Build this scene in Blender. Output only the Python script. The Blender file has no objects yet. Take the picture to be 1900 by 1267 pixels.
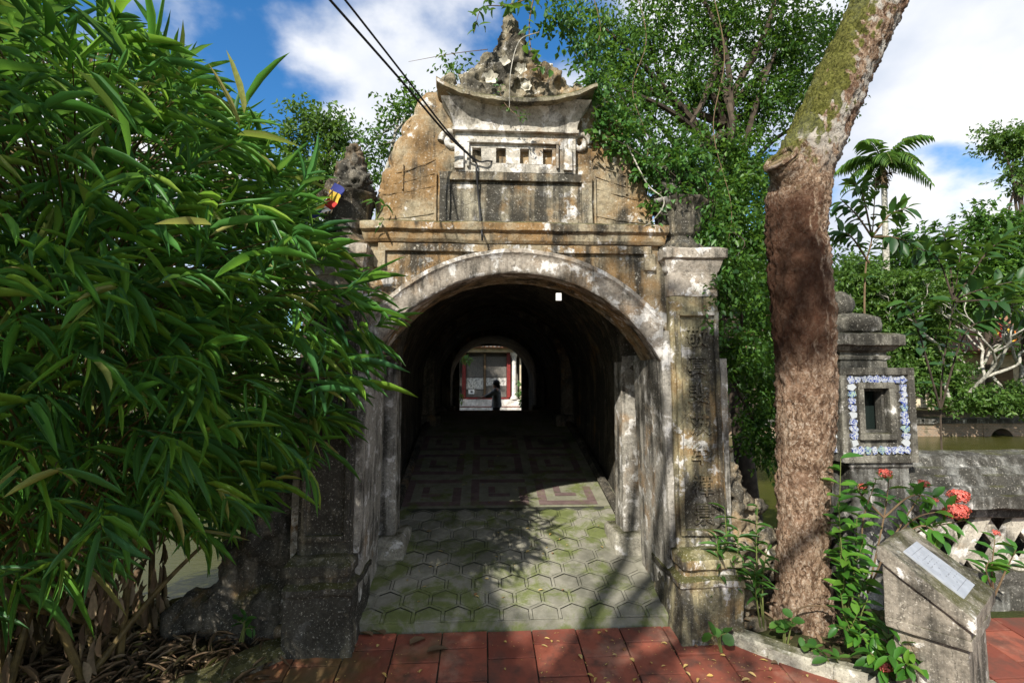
import bpy, bmesh, math, random
import numpy as np
from mathutils import Vector, Matrix, noise

SC = bpy.context.scene
COL = SC.collection
R = math.radians
rng = np.random.default_rng(7)
random.seed(7)

# ------------------------------------------------------------------ camera
F, CX, CY = 955.0, 950.0, 633.5
CAM = Vector((-0.23, -3.55, 1.58)); PITCH = R(4.4); YAW = R(3.2)
FW = Vector((math.sin(YAW)*math.cos(PITCH), math.cos(YAW)*math.cos(PITCH), math.sin(PITCH)))
RT = Vector((math.cos(YAW), -math.sin(YAW), 0)); UP = RT.cross(FW)
cam_data = bpy.data.cameras.new('camera'); cam = bpy.data.objects.new('camera', cam_data); COL.objects.link(cam)
cam_data.sensor_width = 36.0; cam_data.lens = 36.0*F/1900.0; cam_data.clip_start = 0.05; cam_data.clip_end = 2000
cam.location = CAM; cam.rotation_euler = (math.pi/2+PITCH, 0, -YAW)
SC.camera = cam

def at(px, py, x=None, y=None, z=None):
    """point of the ray through a photo pixel on the plane x=, y= or z="""
    d = FW + RT*((px-CX)/F) - UP*((py-CY)/F)
    if y is not None: t = (y-CAM.y)/d.y
    elif z is not None: t = (z-CAM.z)/d.z
    else: t = (x-CAM.x)/d.x
    return CAM + d*t
def proj(P):
    V = np.asarray(P, float)-np.array(CAM); zz = V@np.array(FW)
    zs = np.where(np.abs(zz) < 1e-6, 1e-6, zz)
    return CX+F*(V@np.array(RT))/zs, CY-F*(V@np.array(UP))/zs, zz

# ------------------------------------------------------------------ light
SUN_EL, SUN_AZ = R(37), R(28)          # from behind the camera, to its left
to_sun = Vector((-math.sin(SUN_AZ)*math.cos(SUN_EL), -math.cos(SUN_AZ)*math.cos(SUN_EL), math.sin(SUN_EL)))
sd = bpy.data.lights.new('sun', 'SUN'); sd.energy = 5.0; sd.angle = R(0.6); sd.color = (1.0, 0.95, 0.86)
sun = bpy.data.objects.new('sun', sd); COL.objects.link(sun)
sun.rotation_euler = to_sun.to_track_quat('Z', 'Y').to_euler()
W = bpy.data.worlds.new('World'); SC.world = W; W.use_nodes = True

def build_world():
    nt = W.node_tree; nt.nodes.clear()
    g = Nodes(nt)
    out = nt.nodes.new('ShaderNodeOutputWorld'); bg = nt.nodes.new('ShaderNodeBackground')
    sky = nt.nodes.new('ShaderNodeTexSky'); sky.sky_type = 'NISHITA'; sky.sun_disc = False
    sky.sun_elevation = SUN_EL; sky.sun_rotation = math.atan2(to_sun.x, to_sun.y)
    sky.air_density = 1.0; sky.dust_density = 0.3; sky.ozone_density = 3.0
    hs = nt.nodes.new('ShaderNodeHueSaturation'); hs.inputs['Saturation'].default_value = 1.3; hs.inputs['Value'].default_value = 1.3
    nt.links.new(sky.outputs[0], hs.inputs['Color'])
    tc = nt.nodes.new('ShaderNodeTexCoord')
    sep = nt.nodes.new('ShaderNodeSeparateXYZ'); nt.links.new(tc.outputs['Generated'], sep.inputs[0])
    dz = g.math('ADD', g.math('MAXIMUM', sep.outputs[2], 0.0), 0.35)
    comb = nt.nodes.new('ShaderNodeCombineXYZ')
    nt.links.new(g.math('DIVIDE', sep.outputs[0], dz), comb.inputs[0])
    nt.links.new(g.math('DIVIDE', sep.outputs[1], dz), comb.inputs[1])
    comb.inputs[2].default_value = 0.0
    vec = g.vadd(comb.outputs[0], (12.5, 5.2, 0.4))
    n1 = g.noise(1.6, 9, 0.50, vec)
    m = g.smooth(n1, 0.43, 0.525)
    n2 = g.noise(2.6, 6, 0.5, g.vadd(vec, (0.12, 0.1, 0.3)))
    cloud = g.mix(g.smooth(n2, 0.35, 0.68), (4.6, 5.1, 6.0, 1), (7.6, 7.6, 7.7, 1))
    c = g.mix(m, hs.outputs[0], cloud)
    nt.links.new(c, bg.inputs[0]); bg.inputs[1].default_value = 0.1
    nt.links.new(bg.outputs[0], out.inputs[0])

SC.view_settings.view_transform = 'Standard'; SC.view_settings.look = 'None'
SC.view_settings.gamma = 1.0; SC.view_settings.exposure = 0.6
SC.render.engine = 'CYCLES'
SC.cycles.max_bounces = 6; SC.cycles.diffuse_bounces = 3; SC.cycles.transparent_max_bounces = 8

# ------------------------------------------------------------------ node helpers
class Nodes:
    def __init__(s, nt): s.nt = nt
    def _in(s, sock, v):
        if v is None: return
        if hasattr(v, 'links') or isinstance(v, bpy.types.NodeSocket): s.nt.links.new(v, sock)
        else:
            if hasattr(sock.default_value, '__len__') and not hasattr(v, '__len__'): v = (v, v, v, 1)[:len(sock.default_value)]
            if hasattr(sock.default_value, '__len__') and len(v) == 3 and len(sock.default_value) == 4: v = (*v, 1)
            sock.default_value = v
    def math(s, op, a, b=None, c=None, clamp=False):
        n = s.nt.nodes.new('ShaderNodeMath'); n.operation = op; n.use_clamp = clamp
        s._in(n.inputs[0], a); s._in(n.inputs[1], b)
        if c is not None: s._in(n.inputs[2], c)
        return n.outputs[0]
    def vadd(s, a, b):
        n = s.nt.nodes.new('ShaderNodeVectorMath'); n.operation = 'ADD'; s._in(n.inputs[0], a); s._in(n.inputs[1], b); return n.outputs[0]
    def vmul(s, a, b):
        n = s.nt.nodes.new('ShaderNodeVectorMath'); n.operation = 'MULTIPLY'; s._in(n.inputs[0], a); s._in(n.inputs[1], b); return n.outputs[0]
    def noise(s, scale, detail=6, rough=0.6, vec=None, dist=0.0):
        n = s.nt.nodes.new('ShaderNodeTexNoise'); s._in(n.inputs['Scale'], scale); n.inputs['Detail'].default_value = detail
        n.inputs['Roughness'].default_value = rough; n.inputs['Distortion'].default_value = dist
        if vec is not None: s._in(n.inputs['Vector'], vec)
        return n.outputs[0]
    def voronoi(s, scale, vec=None, feature='F1', out=0, rand=1.0):
        n = s.nt.nodes.new('ShaderNodeTexVoronoi'); n.feature = feature; n.inputs['Scale'].default_value = scale
        n.inputs['Randomness'].default_value = rand
        if vec is not None: s._in(n.inputs['Vector'], vec)
        return n.outputs[out]
    def smooth(s, v, a, b, lo=0.0, hi=1.0):
        n = s.nt.nodes.new('ShaderNodeMapRange'); n.interpolation_type = 'SMOOTHSTEP'
        s._in(n.inputs[0], v); n.inputs[1].default_value = a; n.inputs[2].default_value = b; n.inputs[3].default_value = lo; n.inputs[4].default_value = hi
        return n.outputs[0]
    def mix(s, f, a, b, mode='MIX'):
        n = s.nt.nodes.new('ShaderNodeMix'); n.data_type = 'RGBA'; n.blend_type = mode
        s._in(n.inputs[0], f); s._in(n.inputs[6], a); s._in(n.inputs[7], b); return n.outputs[2]
    def ramp(s, f, stops):
        n = s.nt.nodes.new('ShaderNodeValToRGB'); cr = n.color_ramp
        while len(cr.elements) < len(stops): cr.elements.new(0.5)
        for e, (p, c) in zip(cr.elements, stops): e.position = p; e.color = (*c, 1) if len(c) == 3 else c
        s._in(n.inputs[0], f); return n.outputs[0]
    def pos(s): return s.nt.nodes.new('ShaderNodeNewGeometry').outputs['Position']
    def normal(s): return s.nt.nodes.new('ShaderNodeNewGeometry').outputs['Normal']
    def objco(s): return s.nt.nodes.new('ShaderNodeTexCoord').outputs['Object']
    def sep(s, v):
        n = s.nt.nodes.new('ShaderNodeSeparateXYZ'); s.nt.links.new(v, n.inputs[0]); return n.outputs
    def attr(s, name):
        n = s.nt.nodes.new('ShaderNodeAttribute'); n.attribute_name = name; return n.outputs['Fac']
    def rand(s): return s.nt.nodes.new('ShaderNodeObjectInfo').outputs['Random']
    def bump(s, h, strength=0.5, dist=0.01):
        n = s.nt.nodes.new('ShaderNodeBump'); n.inputs['Strength'].default_value = strength; n.inputs['Distance'].default_value = dist
        s._in(n.inputs['Height'], h); return n.outputs[0]

def new_mat(name, rough=0.85, spec=0.3):
    m = bpy.data.materials.new(name); m.use_nodes = True
    b = m.node_tree.nodes['Principled BSDF']; b.inputs['Roughness'].default_value = rough
    b.inputs['Specular IOR Level'].default_value = spec
    return m, Nodes(m.node_tree), b
def link(g, b, col=None, normal=None, rough=None):
    if col is not None: g._in(b.inputs['Base Color'], col)
    if normal is not None: g._in(b.inputs['Normal'], normal)
    if rough is not None: g._in(b.inputs['Roughness'], rough)

def flat(name, col, rough=0.7, spec=0.3, var=0.25, scale=12, bump=0.2):
    m, g, b = new_mat(name, rough, spec)
    n = g.noise(scale, 6, 0.6, g.pos())
    c = g.mix(g.smooth(n, 0.3, 0.7), tuple(x*(1-var) for x in col), tuple(min(1, x*(1+var)) for x in col))
    link(g, b, c, g.bump(g.noise(scale*5, 4, 0.6, g.pos()), bump, 0.005)); return m

def plaster(name, base=(.44, .40, .32), ochre=.4, white=.4, dark=.4, moss=.4, lichen=.3, seed=0.0, ochre_col=(.27, .16, .065)):
    m, g, b = new_mat(name, 0.92, 0.15)
    P = g.vadd(g.pos(), (seed, seed*1.7, seed*.6))
    th = lambda a: .70-.40*a
    big = g.noise(1.5, 6, .55, P); mid = g.noise(5.5, 9, .62, P, .3); fine = g.noise(38, 6, .7, P)
    strk = g.noise(1.0, 8, .62, g.vmul(P, (11, 11, .8)), .15); mid2 = g.noise(8, 10, .68, g.vadd(P, (4.1, 2, 9)), .25)
    blot = g.noise(2.6, 8, .62, g.vadd(P, (9, 4, 2)), .4)
    col = g.mix(g.smooth(fine, .3, .7), tuple(c*.72 for c in base), tuple(min(1, c*1.18) for c in base))
    o = g.math('ADD', g.math('MULTIPLY', big, .55), g.math('MULTIPLY', mid, .45))
    oc = g.mix(mid2, tuple(c*.45 for c in ochre_col), tuple(min(1, c*1.5) for c in ochre_col))
    col = g.mix(g.math('MULTIPLY', g.smooth(o, th(ochre)-.05, th(ochre)+.10), .9), col, oc)
    col = g.mix(g.smooth(mid2, th(white)-.01, th(white)+.05), col, g.mix(fine, (.52, .50, .47), (.84, .82, .79)))
    dk = g.math('ADD', g.math('MULTIPLY', strk, .5), g.math('MULTIPLY', blot, .5))
    col = g.mix(g.math('MULTIPLY', g.smooth(dk, th(dark)-.04, th(dark)+.09), .94), col, g.mix(fine, (.012, .012, .011), (.075, .07, .058)))
    nz = g.sep(g.normal())[2]
    mo = g.math('ADD', g.math('MULTIPLY', nz, .24), g.math('ADD', g.math('MULTIPLY', mid, .5), g.math('MULTIPLY', mid2, .26)))
    col = g.mix(g.math('MULTIPLY', g.smooth(mo, .74-.38*moss, .90-.38*moss), .88), col, g.mix(fine, (.024, .026, .008), (.10, .098, .03)))
    if lichen > 0:
        vd = g.voronoi(24, g.vadd(P, g.vmul(g.noise(18, 4, .6, P), (.09, .09, .09))))
        sp = g.math('MULTIPLY', g.smooth(g.math('ADD', vd, g.math('MULTIPLY', fine, .25)), .36, .26), g.smooth(mid, .66-.25*lichen, .74-.25*lichen))
        col = g.mix(g.math('MULTIPLY', sp, .65), col, (.52, .49, .41))
    spk = g.noise(75, 5, .75, g.vadd(P, (3, 3, 3)))
    col = g.mix(g.math('MULTIPLY', g.smooth(spk, .585, .64), .55), col, (.58, .55, .48)); col = g.mix(g.math('MULTIPLY', g.smooth(spk, .42, .36), .6), col, (.035, .03, .022))
    h = g.math('ADD', g.math('MULTIPLY', mid2, .6), g.math('ADD', g.math('MULTIPLY', fine, .25), g.math('MULTIPLY', spk, .15)))
    gr = g.noise(3.3, 9, .68, g.vadd(P, (2, 7, 5)), .3); col = g.mix(1.0, col, g.ramp(gr, [(.30, (.50, .49, .47)), (.50, (.98, .97, .95)), (.72, (1.15, 1.13, 1.10))]), 'MULTIPLY')
    crack = g.voronoi(1.7, g.vadd(P, g.vmul(g.noise(4, 7, .7, P), (.7, .7, .7))), 'DISTANCE_TO_EDGE')
    ck = g.smooth(crack, .0, .005, .45, 1)
    col = g.mix(ck, (.03, .027, .02), col)
    h = g.math('ADD', h, g.math('MULTIPLY', ck, .25))
    link(g, b, col, g.bump(h, .75, .022)); return m

def leaf_mat(name, c0, c1, c2=None, trans=.35, rough=.45, spec=.4, yellow=None):
    """green between c0 and c1 by leaf; thin blade that lets light through"""
    m, g, b = new_mat(name, rough, spec)
    r = g.math('FRACT', g.math('ADD', g.attr('rnd'), g.rand()))
    stops = [(0, c0), (.7, c1)]
    if c2: stops.append((.93, c2))
    if yellow: stops.append((1.0, yellow))
    col = g.ramp(r, stops)
    rib = g.noise(1, 3, .5, g.vmul(g.objco(), (60, 60, 60)))
    col = g.mix(g.math('MULTIPLY', g.smooth(rib, .4, .65), .22), col, (.02, .03, .01))
    link(g, b, col)
    tr = m.node_tree.nodes.new('ShaderNodeBsdfTranslucent'); ms = m.node_tree.nodes.new('ShaderNodeMixShader')
    tcol = g.mix(.5, col, (.20, .34, .03)); g._in(tr.inputs[0], tcol); ms.inputs[0].default_value = trans
    o = m.node_tree.nodes['Material Output']
    m.node_tree.links.new(b.outputs[0], ms.inputs[1]); m.node_tree.links.new(tr.outputs[0], ms.inputs[2]); m.node_tree.links.new(ms.outputs[0], o.inputs[0])
    return m

build_world()

# ------------------------------------------------------------------ mesh helpers
def tag(o, label=None, cat=None, group=None, kind=None):
    if label: o['label'] = label
    if cat: o['category'] = cat
    if group: o['group'] = group
    if kind: o['kind'] = kind
    return o
def link_obj(name, me, mat=None, parent=None):
    o = bpy.data.objects.new(name, me); COL.objects.link(o)
    if mat is not None and me is not None and not me.materials: me.materials.append(mat)
    if parent is not None: o.parent = parent; o.matrix_parent_inverse = parent.matrix_world.inverted()
    return o
def thing(name, loc, label, cat, group=None):
    o = bpy.data.objects.new(name, None); COL.objects.link(o); o.location = loc; o.empty_display_size = .1
    o.matrix_world = Matrix.Translation(loc)
    return tag(o, label, cat, group)

class MB:
    def __init__(s): s.v = []; s.f = []
    def add(s, vs, fs):
        k = len(s.v); s.v += [tuple(p) for p in vs]; s.f += [tuple(i+k for i in f) for f in fs]; return s
    def box(s, x0, x1, y0, y1, z0, z1):
        return s.stack([(z0, x0, x1, y0, y1), (z1, x0, x1, y0, y1)])
    def stack(s, rows):
        """loft of rectangles (z, x0, x1, y0, y1)"""
        vs = []; fs = []
        for (z, x0, x1, y0, y1) in rows: vs += [(x0, y0, z), (x1, y0, z), (x1, y1, z), (x0, y1, z)]
        n = len(rows)
        for i in range(n-1):
            a = i*4
            for j in range(4): fs.append((a+j, a+(j+1) % 4, a+4+(j+1) % 4, a+4+j))
        fs.append((3, 2, 1, 0)); a = (n-1)*4; fs.append((a, a+1, a+2, a+3))
        return s.add(vs, fs)
    def prism(s, poly, a, b, axis='y'):
        n = len(poly)
        def pt(u, w, t): return (u, t, w) if axis == 'y' else ((t, u, w) if axis == 'x' else (u, w, t))
        vs = [pt(u, w, a) for u, w in poly]+[pt(u, w, b) for u, w in poly]
        fs = [tuple(range(n)), tuple(range(2*n-1, n-1, -1))]+[(i, (i+1) % n, n+(i+1) % n, n+i) for i in range(n)]
        return s.add(vs, fs)
    def lathe(s, prof, c=(0, 0, 0), seg=24, rot=0.0):
        vs = []; fs = []
        for r, z in prof:
            for k in range(seg):
                a = rot+2*math.pi*k/seg; vs.append((c[0]+r*math.cos(a), c[1]+r*math.sin(a), c[2]+z))
        m = len(prof)
        for i in range(m-1):
            for k in range(seg): fs.append((i*seg+k, i*seg+(k+1) % seg, (i+1)*seg+(k+1) % seg, (i+1)*seg+k))
        fs.append(tuple(range(seg-1, -1, -1))); fs.append(tuple(range((m-1)*seg, m*seg)))
        return s.add(vs, fs)
    def tube(s, path, radii, seg=8, cap=True):
        P = [Vector(p) for p in path]; n = len(P); vs = []; fs = []
        if not hasattr(radii, '__len__'): radii = [radii]*n
        t0 = (P[1]-P[0]).normalized(); u = t0.orthogonal().normalized()
        for i in range(n):
            t = (P[min(i+1, n-1)]-P[max(i-1, 0)]).normalized()
            u = (u-t*u.dot(t)).normalized(); w = t.cross(u)
            for k in range(seg):
                a = 2*math.pi*k/seg; vs.append(P[i]+(u*math.cos(a)+w*math.sin(a))*radii[i])
        for i in range(n-1):
            for k in range(seg): fs.append((i*seg+k, i*seg+(k+1) % seg, (i+1)*seg+(k+1) % seg, (i+1)*seg+k))
        if cap: fs.append(tuple(range(seg-1, -1, -1))); fs.append(tuple(range((n-1)*seg, n*seg)))
        return s.add(vs, fs)
    def ball(s, c, r, sub=2):
        bm = bmesh.new(); bmesh.ops.create_icosphere(bm, subdivisions=sub, radius=1.0)
        rr = r if hasattr(r, '__len__') else (r, r, r)
        bm.verts.index_update()
        s.add([(c[0]+v.co.x*rr[0], c[1]+v.co.y*rr[1], c[2]+v.co.z*rr[2]) for v in bm.verts], [tuple(v.index for v in f.verts) for f in bm.faces]); bm.free(); return s
    def build(s, name, mat, parent=None, bevel=0, res=0, rough=0, rs=6.0, smooth=None, kind=None):
        bm = bmesh.new(); vv = [bm.verts.new(p) for p in s.v]
        for f in s.f:
            try: bm.faces.new([vv[i] for i in f])
            except ValueError: pass
        bmesh.ops.recalc_face_normals(bm, faces=bm.faces)
        if bevel:
            bmesh.ops.dissolve_limit(bm, angle_limit=.01, verts=bm.verts, edges=bm.edges)
            es = [e for e in bm.edges if len(e.link_faces) == 2 and e.calc_face_angle(0) > .5]
            bmesh.ops.bevel(bm, geom=es, offset=bevel, segments=2, affect='EDGES', profile=.6, clamp_overlap=True)
        if res:
            for _ in range(7):
                bmesh.ops.triangulate(bm, faces=bm.faces)
                es = [e for e in bm.edges if e.calc_length() > res]
                if not es: break
                bmesh.ops.subdivide_edges(bm, edges=es, cuts=1)
            bmesh.ops.triangulate(bm, faces=bm.faces)
        if rough:
            for v in bm.verts:
                p = v.co
                d = noise.noise_vector(p*rs)*rough + noise.noise_vector(p*rs*3.7)*rough*.5
                v.co = p+d
        me = bpy.data.meshes.new(name); bm.to_mesh(me); bm.free()
        if smooth is not None:
            me.shade_smooth(); me.set_sharp_from_angle(angle=R(smooth))
        o = link_obj(name, me, mat, parent)
        if kind: o['kind'] = kind
        return o

def spline(pts, n=8):
    """Catmull-Rom through pts"""
    P = [Vector(p) for p in pts]; P = [P[0]*2-P[1]]+P+[P[-1]*2-P[-2]]; out = []
    for i in range(1, len(P)-2):
        a, b, c, d = P[i-1:i+3]
        for k in range(n):
            t = k/n
            out.append(.5*((2*b)+(c-a)*t+(2*a-5*b+4*c-d)*t*t+(3*b-a-3*c+d)*t**3))
    out.append(P[-2]); return out
def interp(vals, n):
    xs = np.linspace(0, len(vals)-1, n); return np.interp(xs, np.arange(len(vals)), vals).tolist()

def rock(name, lumps, mat, parent=None, voxel=.03, amp=.05, rs=5.0, holes=()):
    mb = MB()
    for c, r in lumps: mb.ball(c, r, 3)
    tmp = mb.build('tmp', None)
    md = tmp.modifiers.new('r', 'REMESH'); md.mode = 'VOXEL'; md.voxel_size = voxel
    dg = bpy.context.evaluated_depsgraph_get(); me = bpy.data.meshes.new_from_object(tmp.evaluated_get(dg)); 
    old = tmp.data; bpy.data.objects.remove(tmp); bpy.data.meshes.remove(old)
    n = len(me.vertices); co = np.empty(n*3); me.vertices.foreach_get('co', co); nr = np.empty(n*3); me.vertices.foreach_get('normal', nr)
    co = co.reshape(-1, 3); nr = nr.reshape(-1, 3)
    for i in range(n):
        p = Vector(co[i])*rs
        d = noise.fractal(p, .9, 2.1, 5)*amp - abs(noise.noise(p*.8))*amp*1.2 + abs(noise.noise(p*2.3))*amp*.6
        for hc, hr in holes:
            q = (Vector(co[i])-Vector(hc)).length/hr
            if q < 1: d -= (1-q*q)*hr*.9
        co[i] += nr[i]*d
    me.vertices.foreach_set('co', co.ravel()); me.update(); me.shade_smooth(); me.materials.clear()
    return link_obj(name, me, mat, parent)

# leaves: records (pos, dir, normal, length, width, rnd)
def template(kind, droop=.2, fold=.18):
    if kind == 'blade': st = [(0, .08), (.14, .8), (.45, 1), (.78, .6), (1, 0)]
    elif kind == 'oval': st = [(0, .05), (.22, .75), (.5, 1), (.8, .62), (1, 0)]
    elif kind == 'round': st = [(0, .1), (.2, .8), (.55, 1.05), (.85, .7), (1, .12)]
    if kind == 'rhomb':
        v = np.array([(0, 0, 0), (.45, .5, fold*.5), (1, 0, -droop*.6), (.45, -.5, fold*.5)]); return v, [(0, 1, 2), (0, 2, 3)]
    v = []; f = []
    for s_, w in st:
        z = -droop*s_*s_
        v += [(s_, -w*.5, z), (s_, 0, z), (s_, w*.5, z)]
    v = np.array(v); v[0::3, 2] += fold*np.abs(v[0::3, 1]); v[2::3, 2] += fold*np.abs(v[2::3, 1])
    for i in range(len(st)-1):
        a = i*3; f += [(a, a+1, a+4, a+3), (a+1, a+2, a+5, a+4)]
    return v, f
def frames(D, Nn):
    D = D/np.linalg.norm(D, axis=1, keepdims=True); S = np.cross(Nn, D); S /= np.linalg.norm(S, axis=1, keepdims=True)+1e-9
    return D, S, np.cross(D, S)
def leaf_mesh(name, recs, tmpl, mat, parent, kind='stuff'):
    P, D, Nn, L, Wd, rnd = recs; tv, tf = tmpl
    D, S, U = frames(D, Nn); n = len(P); k = len(tv)
    V = P[:, None]+D[:, None]*(tv[None, :, 0, None]*L[:, None, None])+S[:, None]*(tv[None, :, 1, None]*Wd[:, None, None])+U[:, None]*(tv[None, :, 2, None]*L[:, None, None])
    V = V.reshape(-1, 3)
    if parent is not None: V = V-np.array(parent.matrix_world.translation)
    fl = len(tf[0]); FA = (np.array(tf)[None]+(np.arange(n)*k)[:, None, None]).reshape(-1)
    me = bpy.data.meshes.new(name); nf = n*len(tf)
    me.vertices.add(n*k); me.vertices.foreach_set('co', V.ravel()); me.loops.add(nf*fl); me.loops.foreach_set('vertex_index', FA.astype(np.int32))
    me.polygons.add(nf); me.polygons.foreach_set('loop_start', (np.arange(nf)*fl).astype(np.int32))
    at_ = me.attributes.new('rnd', 'FLOAT', 'POINT'); at_.data.foreach_set('value', np.repeat(rnd, k).astype(np.float32))
    me.update(calc_edges=True); me.validate(); me.shade_smooth(); me.materials.append(mat)
    o = bpy.data.objects.new(name, me); COL.objects.link(o)
    if parent is not None: o.parent = parent
    if kind: o['kind'] = kind
    return o
_tm = {}
def leaf_objs(recs, tkey, mat, parent, name='leaf'):
    P, D, Nn, L, Wd, rnd = recs
    key = (tkey, mat.name)
    if key not in _tm:
        tv, tf = template(*tkey); me = bpy.data.meshes.new(name); me.from_pydata(tv.tolist(), [], tf); me.shade_smooth(); me.materials.append(mat); _tm[key] = me
    me = _tm[key]; D, S, U = frames(D, Nn); out = []
    off = Vector(parent.matrix_world.translation) if parent is not None else Vector((0, 0, 0))
    for i in range(len(P)):
        o = bpy.data.objects.new(name, me); COL.objects.link(o)
        m = Matrix.Identity(4)
        for r_ in range(3):
            m[r_][0] = D[i][r_]*L[i]; m[r_][1] = S[i][r_]*Wd[i]; m[r_][2] = U[i][r_]*L[i]; m[r_][3] = P[i][r_]-off[r_]
        if parent is not None: o.parent = parent
        o.matrix_local = m; out.append(o)
    return out
def cat(*rs): return tuple(np.concatenate(x) for x in zip(*rs))
def sel(recs, idx): return tuple(a[idx] for a in recs)
def unit(v): return v/(np.linalg.norm(v, axis=-1, keepdims=True)+1e-9)

def crown_recs(clumps, ntw, m, L, asp, twig=.35, hang=.2, droop=.25, shell=.55, spread=.9, jit=.35):
    w = np.array([c[2] if len(c) > 2 else 1.0 for c in clumps]); w = w/w.sum()
    ci = rng.choice(len(clumps), ntw, p=w)
    C = np.array([c[0] for c in clumps])[ci]; RR = np.array([c[1] if hasattr(c[1], '__len__') else (c[1],)*3 for c in clumps])[ci]
    d = unit(rng.normal(size=(ntw, 3))); r = shell+(1-shell)*rng.random((ntw, 1)); r *= np.where(rng.random((ntw, 1)) < .25, rng.random((ntw, 1)), 1)
    c = C+d*r*RR
    td = unit(d*.6+rng.normal(size=(ntw, 3))*.6+np.array([0, 0, -hang]))
    j = np.arange(m)/m
    side = unit(np.cross(td, rng.normal(size=(ntw, 3))))
    sg = np.where(np.arange(m) % 2 == 0, 1, -1)
    P = c[:, None]+td[:, None]*(j[None, :, None]*twig)+rng.normal(size=(ntw, m, 3))*twig*.04
    D = td[:, None]*.55+side[:, None]*sg[None, :, None]*spread+rng.normal(size=(ntw, m, 3))*jit+np.array([0, 0, -droop])
    N_ = np.array([0, 0, 1.0])+rng.normal(size=(ntw, m, 3))*.55
    P = P.reshape(-1, 3); D = unit(D.reshape(-1, 3)); N_ = N_.reshape(-1, 3)
    n = len(P); LL = L*rng.uniform(.65, 1.25, n)
    return P, D, N_, LL, LL*asp*rng.uniform(.8, 1.2, n), rng.random(n)

# ------------------------------------------------------------------ materials
M = {}
M['spandrel'] = plaster('spandrel_plaster', (.34, .29, .20), ochre=.52, white=.32, dark=.50, moss=.35, lichen=.6, seed=1.3)
M['attic'] = plaster('attic_plaster', (.33, .28, .19), ochre=.56, white=.28, dark=.47, moss=.46, lichen=.7, seed=4.2)
M['panel'] = plaster('panel_plaster', (.30, .27, .20), ochre=.42, white=.34, dark=.62, moss=.40, lichen=.35, seed=7.7)
M['upper'] = plaster('upper_lime_plaster', (.46, .43, .37), ochre=.36, white=.46, dark=.40, moss=.36, lichen=0, seed=2.9)
M['arch'] = plaster('arch_plaster', (.36, .32, .27), ochre=.40, white=.42, dark=.46, moss=.25, lichen=0, seed=3.4)
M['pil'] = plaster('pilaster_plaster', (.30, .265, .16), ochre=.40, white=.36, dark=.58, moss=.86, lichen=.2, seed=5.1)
M['jamb'] = plaster('jamb_plaster', (.34, .32, .28), ochre=.32, white=.40, dark=.52, moss=.25, lichen=0, seed=8.8)
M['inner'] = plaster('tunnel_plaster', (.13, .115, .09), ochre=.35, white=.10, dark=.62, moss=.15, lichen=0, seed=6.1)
M['rail'] = plaster('rail_concrete', (.22, .22, .205), ochre=.10, white=.30, dark=.66, moss=.45, lichen=0, seed=9.4)
M['lantern'] = plaster('lantern_concrete', (.20, .19, .16), ochre=.18, white=.25, dark=.58, moss=.55, lichen=0, seed=10.3)
M['marker'] = plaster('marker_concrete', (.25, .225, .185), ochre=.18, white=.28, dark=.48, moss=.66, lichen=0, seed=12.1)
M['kerb'] = plaster('kerb_concrete', (.36, .34, .28), ochre=.15, white=.30, dark=.36, moss=.58, lichen=0, seed=13.9)
M['rock'] = plaster('weathered_rock', (.24, .20, .14), ochre=.45, white=.28, dark=.50, moss=.48, lichen=.2, seed=15.0)
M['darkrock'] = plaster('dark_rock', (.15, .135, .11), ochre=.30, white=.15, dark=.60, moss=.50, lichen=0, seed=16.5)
M['crown'] = plaster('crest_stucco', (.25, .22, .155), ochre=.34, white=.28, dark=.50, moss=.62, lichen=.2, seed=18.2)

def mk_red():
    m, g, b = new_mat('red_terracotta', .7, .3)
    P = g.pos(); r = g.rand()
    c = g.mix(r, (.15, .042, .028), (.28, .082, .05))
    n = g.noise(7, 8, .65, P); c = g.mix(g.smooth(n, .42, .68), c, (.10, .045, .032)); pn = g.noise(2.2, 7, .65, g.vadd(P, (7, 1, 0))); c = g.mix(g.math('MULTIPLY', g.smooth(pn, .52, .66), .55), c, (.30, .17, .12))
    n3 = g.noise(1.4, 7, .62, g.vadd(P, (0, 3, 0))); x = g.sep(P)[0]
    gr = g.math('SUBTRACT', n3, g.math('MULTIPLY', x, .16))
    c = g.mix(g.math('MULTIPLY', g.smooth(gr, .60, .80), .75), c, (.075, .062, .018))
    f = g.noise(60, 4, .7, P); c = g.mix(g.smooth(f, .68, .72), c, (.06, .025, .02))
    link(g, b, c, g.bump(g.math('ADD', n, g.math('MULTIPLY', f, .3)), .4, .006), g.smooth(n, .3, .7, .55, .85)); return m
M['red'] = mk_red()
def mk_floor(name, base, alt, green=.5):
    m, g, b = new_mat(name, .8, .25)
    P = g.pos(); n = g.noise(3.0, 10, .72, P, .5); n2 = g.noise(9, 8, .65, P); f = g.noise(70, 4, .7, P); r = g.rand()
    c = g.mix(g.smooth(n2, .35, .7), base, alt)
    c = g.mix(g.math('MULTIPLY', r, .35), c, tuple(x*.55 for x in base))
    c = g.mix(g.math('MULTIPLY', g.smooth(n, .66-.3*green, .82-.3*green), .85), c, g.mix(n2, (.05, .07, .012), (.16, .19, .045)))
    d = g.noise(1.2, 7, .6, g.vadd(P, (5, 1, 2))); c = g.mix(g.math('MULTIPLY', g.smooth(d, .52, .68), .6), c, (.03, .034, .024))
    c = g.mix(g.smooth(f, .70, .75), c, tuple(min(1, x*1.8) for x in alt))
    link(g, b, c, g.bump(g.math('ADD', n2, g.math('MULTIPLY', f, .4)), .5, .006)); return m
M['hex'] = mk_floor('hexagon_cement', (.21, .20, .155), (.31, .295, .24), .72)
M['grout'] = mk_floor('dark_joint', (.05, .052, .04), (.08, .08, .06), .4)
M['grey_floor'] = mk_floor('grey_cement_floor', (.17, .165, .12), (.24, .23, .17), .62)
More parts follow.
